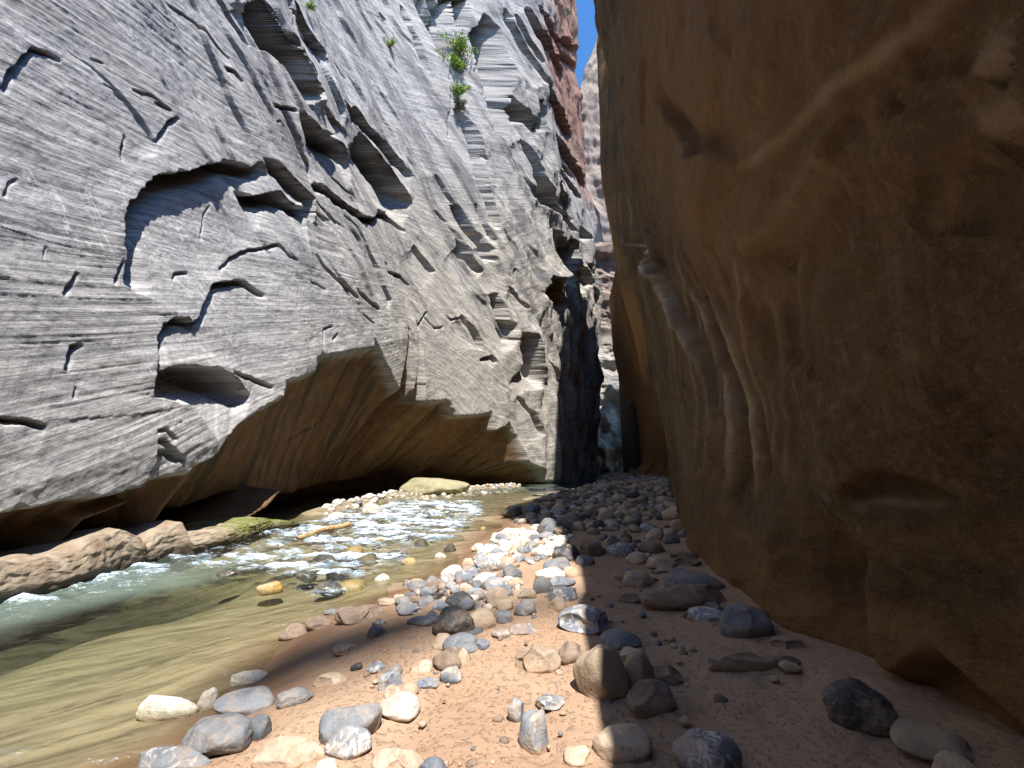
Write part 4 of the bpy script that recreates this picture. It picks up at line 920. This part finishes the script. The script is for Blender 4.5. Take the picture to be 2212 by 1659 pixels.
scatter(330, in_poly(T0(690,1108,740,1088,800,1076,870,1064,960,1056,1050,1048,1140,1047,1100,1060,1000,1066,880,1080,800,1096,720,1116), .05), .08, .22, 'bar')
scatter(30, in_poly(T0(620,1290,760,1200,900,1130,1040,1100,1060,1160,940,1230,800,1285), -.1), .10, .24, 'bed')
scatter(50, in_poly(T0(1260,1250,1500,1250,1600,1400,1700,1500,1500,1600,1300,1560)), .02, .06, 'bits')
scatter(45, in_poly(T0(800,1400,1150,1330,1240,1480,1280,1659,700,1659), .25), .012, .035, 'bits')
types = dict(white=['white'] * 6 + ['vein', 'slate', 'speck', 'tan'], mix=['slate', 'vein', 'tan', 'white', 'speck', 'brown'], shade=['tan', 'brown', 'tan', 'slate', 'speck', 'dark'],
             far=['tan', 'brown', 'brown', 'slate', 'dark', 'speck', 'tan', 'green'], bar=['white'] * 5 + ['tan', 'slate'], bed=['wet', 'green', 'brown', 'wet', 'yellow', 'green', 'wet'], bits=['tan', 'brown', 'slate'])
COLW = dict(white='bleached white', vein='white-veined', slate='smooth slate-grey', speck='speckled', tan='plain tan', brown='rusty brown', dark='near-black', green='olive')
LAB = dict(white=('cobble in the bright pile at the shadow edge', 'cobbles of the white pile'),
           mix=('cobble in the sunlit cluster at the water edge', 'cobbles of the sunlit waterline cluster'),
           shade=('cobble in the nearer part of the shaded cobble field', 'cobbles of the shaded field'))
def apparent(c): return c[2] / c[1]
singles = sorted([c for c in cand if c[3] in LAB], key=apparent, reverse=True)[:300 - len(STONES)]
sid = set(id(c) for c in singles)
rest = [c for c in cand if id(c) not in sid]
def xf_of(c):
    x, y, s, zn = c; z = float(ground_z(x, y))
    return x, y, z + s * (.20 if zn != 'bed' else .05), s, r.uniform(0, 6.28), r.uniform(-.3, .3), r.uniform(-.25, .25)
for c in singles:
    x, y, z, s, a, b, t1 = xf_of(c); ty = types[c[3]][int(r.integers(len(types[c[3]])))]
    o = bpy.data.objects.new('cobble', cobble_mesh(ty, int(r.integers(5)))); COL.objects.link(o)
    o.location = (x, y, z); o.rotation_euler = (b, t1, a); o.scale = (s, s, s * r.uniform(.8, 1.25))
    tag(o, COLW[ty] + ' ' + LAB[c[3]][0], 'cobble', COLW[ty] + ' ' + LAB[c[3]][1])
def mass(cs, name, lab):
    Vs, Fs, mi, off = [], [], [], 0; names = sorted(SM); lists = []
    for c in cs:
        x, y, z, s, a, b, t1 = xf_of(c); V, Fc = stone_shape(np.random.default_rng(int(r.integers(40))), 2 if s / y < .012 else 3, .5)
        V = V * np.array([1, .8, .55 * r.uniform(.8, 1.3)]) * s; ca, sa = math.cos(a), math.sin(a); cb, sb = math.cos(b), math.sin(b)
        V = V @ np.array([[1, 0, 0], [0, cb, sb], [0, -sb, cb]]) @ np.array([[ca, sa, 0], [-sa, ca, 0], [0, 0, 1]]) + np.array([x, y, z])
        ty = types[c[3]][int(r.integers(len(types[c[3]])))]
        Vs.append(V); Fs.append(Fc + off); off += len(V); mi += [names.index(ty)] * len(Fc)
    o = tri_mesh(name, np.concatenate(Vs), np.concatenate(Fs), None)
    for n_ in names: o.data.materials.append(PLAIN[n_])
    o.data.polygons.foreach_set('material_index', np.array(mi, np.int32)); o.data.update()
    return tag(o, lab, kind='stuff')
def plain(name, c1, c2, rough=.8):
    m = M(name, rough); P, xyz = m.geo(); n1 = m.noise(P, 2.4, 3, .6); n2 = m.noise(P, 14, 5, .7)
    c = m.mix(m.ramp(n1, .38, .62), c1, c2); c = m.mix(m.ramp(n2, .55, .7, 0, .5), c, (.12, .1, .09)); m.color(c); m.normal(m.bump(n2, .03, .8)); return m.m
PLAIN = dict(slate=plain('cobble_slate', (.13, .135, .145), (.21, .215, .22)), speck=plain('cobble_speckled', (.2, .21, .23), (.34, .33, .31)), vein=plain('cobble_veined', (.2, .22, .25), (.4, .39, .37)),
  tan=plain('cobble_tan', (.36, .27, .19), (.46, .36, .27)), white=plain('cobble_white', (.52, .48, .41), (.68, .64, .57)), dark=plain('cobble_black', (.045, .045, .05), (.09, .085, .085)),
  brown=plain('cobble_brown', (.16, .12, .095), (.27, .20, .15)), pink=plain('cobble_pink', (.38, .26, .2), (.45, .33, .26)), yellow=plain('cobble_ochre', (.24, .17, .06), (.32, .25, .12), .4),
  wet=plain('cobble_wet', (.05, .05, .04), (.12, .10, .06), .3), green=plain('cobble_olive', (.20, .19, .11), (.30, .27, .17)), buried=plain('cobble_sandy', (.45, .33, .22), (.55, .43, .3)))
mass([c for c in rest if c[3] == 'bar'], 'gravel_bar', 'bright white gravel bar at the foot of the left wall')
mass([c for c in rest if c[3] == 'bed'], 'submerged_cobbles', 'dark and ochre cobbles under the riffle')
mass([c for c in rest if c[3] in ('far', 'shade', 'white', 'mix')], 'cobble_field', 'shaded field of grey and brown cobbles narrowing into the canyon')
mass([c for c in rest if c[3] == 'bits'], 'pebbles', 'scattered pebbles and clods on the sand')

# ------------------------------------------------------------------ driftwood log in the riffle
a = np.array([*on_plane(642, 1163, .05), .05]); b = np.array([*on_plane(754, 1130, .13), .13]); n = 60; k = 18
tt_ = np.linspace(0, 1, n); ang = np.linspace(0, 2 * math.pi, k, endpoint=False); ax = (b - a) / np.linalg.norm(b - a); upv = np.array([0, 0, 1.]); sd = np.cross(ax, upv); sd /= np.linalg.norm(sd); up2 = np.cross(sd, ax)
Vs = []
for i, t0 in enumerate(tt_):
    rad = (.045 + .025 * t0) * (1 + .15 * math.sin(t0 * 13)) * (min(1, (t0 + .02) * 14) ** .5) * (min(1, (1.02 - t0) * 20) ** .4)
    ctr = a + (b - a) * t0 + up2 * .02 * math.sin(t0 * 5.2) + sd * .03 * math.sin(t0 * 9)
    for q_ in ang: 
        rr_ = rad * (1 + .12 * float(perlin(math.cos(q_) * 2, math.sin(q_) * 2, t0 * 5))); Vs.append(ctr + rr_ * (math.cos(q_) * sd + math.sin(q_) * up2))
Fq = [[i * k + j, i * k + (j + 1) % k, (i + 1) * k + (j + 1) % k, (i + 1) * k + j] for i in range(n - 1) for j in range(k)]
mlog = M('driftwood', .8); P, xyz = mlog.geo(); nn = mlog.noise(P, 6, 5, .7); mlog.color(mlog.mix(mlog.ramp(nn, .35, .6), (.26, .15, .06), (.52, .37, .20))); mlog.normal(mlog.bump(mlog.noise(P, 22, 4, .7), .03, 1.))
lo = tri_mesh('driftwood_log', Vs, Fq, mlog.m); lo.data.flip_normals()
Vb = []; Fb = []
tag(lo, 'pale brown driftwood log lying across the left side of the riffle', 'log')

# ------------------------------------------------------------------ plants rooted in the wall cracks
mleaf = M('leaves', .6); P, xyz = mleaf.geo(); mleaf.color(mleaf.mix(mleaf.ramp(mleaf.noise(P, 9, 3, .6), .35, .65), (.14, .27, .02), (.36, .50, .07)))
mleaf.b.inputs['Subsurface Weight'].default_value = 0
mdull = M('dull_leaves', .7); P, xyz = mdull.geo(); mdull.color(mdull.mix(mdull.ramp(mdull.noise(P, 5, 3, .6), .35, .65), (.09, .12, .06), (.18, .22, .13)))
mstem = M('stems', .9); mstem.color((.16, .11, .07))
def shrub(px, py, w, h, Y, lab, name='shrub', mat=None, n=420, seed=0, off=.0):
    """w,h in 2212 px; rooted on the wall at the base point, leaves on drooping twigs"""
    r = np.random.default_rng(seed + 50); rx, ry, rz = ray(px, py + h / 2)
    k = Y / ry; x0, y0, z0 = rx * k + off, Y, CAMH + rz * k; wm, hm = w * k, h * k
    stems_v, stems_f, leaf_v, leaf_f = [], [], [], []
    for i in range(9):
        d = np.array([r.normal() * .45 * wm, r.normal() * .3 * wm, hm * r.uniform(.45, 1.0)]); p0 = np.zeros(3)
        pts = [p0 + d * t + np.array([0, 0, -.12 * hm * t * t]) + r.normal(size=3) * .03 * hm * t for t in np.linspace(0, 1, 7)]
        rad = .018 * hm
        for j, p in enumerate(pts):
            for q_ in range(4):
                a_ = q_ * 1.57; stems_v.append(p + rad * (1 - j / 8) * np.array([math.cos(a_), math.sin(a_), 0]))
        b0 = len(stems_v) - 28
        for j in range(6):
            for q_ in range(4): stems_f.append([b0 + j * 4 + q_, b0 + j * 4 + (q_ + 1) % 4, b0 + j * 4 + 4 + (q_ + 1) % 4, b0 + j * 4 + 4 + q_])
        for j in range(n // 9):
            t = r.uniform(.25, 1.05); idx = min(int(t * 6), 5); p = pts[idx] + (pts[idx + 1] - pts[idx]) * (t * 6 - idx) + r.normal(size=3) * np.array([.11 * wm, .11 * wm, .07 * hm])
            L = .055 * hm * r.uniform(.6, 1.5); u1 = r.normal(size=3); u1 /= np.linalg.norm(u1); v1 = np.cross(u1, r.normal(size=3)); v1 /= np.linalg.norm(v1)
            b1 = len(leaf_v); leaf_v += [p - u1 * L, p - v1 * L * .45, p + u1 * L, p + v1 * L * .45]; leaf_f.append([b1, b1 + 1, b1 + 2, b1 + 3])
    e = bpy.data.objects.new(name, None); COL.objects.link(e); e.location = (x0, y0, z0); tag(e, lab, name.replace('_', ' '))
    s_ = tri_mesh('stem', stems_v, stems_f, mstem.m); s_.parent = e; l_ = tri_mesh('foliage', leaf_v, leaf_f, mat or mleaf.m, smooth=False); l_.parent = e
    return e
def wy(px, py): return wall_pt(px, py)[2]
for (px, py, w, h, lab, mt, dy) in (
    (990, 96, 46, 40, 'bright green shrub highest in the long vertical crack of the grey wall', None, 0), (984, 130, 34, 40, 'bright green shrub just below the highest one in the vertical crack', None, 0),
    (986, 190, 24, 34, 'small yellow-green tuft midway down the vertical crack', None, 0), (988, 220, 22, 32, 'dull green tuft below the yellow-green one in the vertical crack', mdull, 0),
    (839, 88, 16, 22, 'tiny pale tuft in a niche left of the vertical crack', None, 0), (664, 8, 18, 20, 'tiny pale tuft at the top edge near the big diagonal crack', None, 0)):
    Yw_ = wy(px, py + h / 2) - .25; shrub(px, py, w, h, Yw_, lab, mat=(mt.m if mt else None), seed=int(px), off=.12, n=1000)
for (px, py, w, h, lab, nm) in ((1218, 18, 26, 28, 'grey-green tree high on the red cliff under the strip of sky', 'tree'), (1206, 54, 22, 20, 'grey-green bush on a ledge lower left of the cliff-top tree', 'bush')):
    shrub(px, py, w, h, wy(px, py + h / 2) - .5, lab, name=nm, mat=mdull.m, n=700, seed=int(px), off=.0)
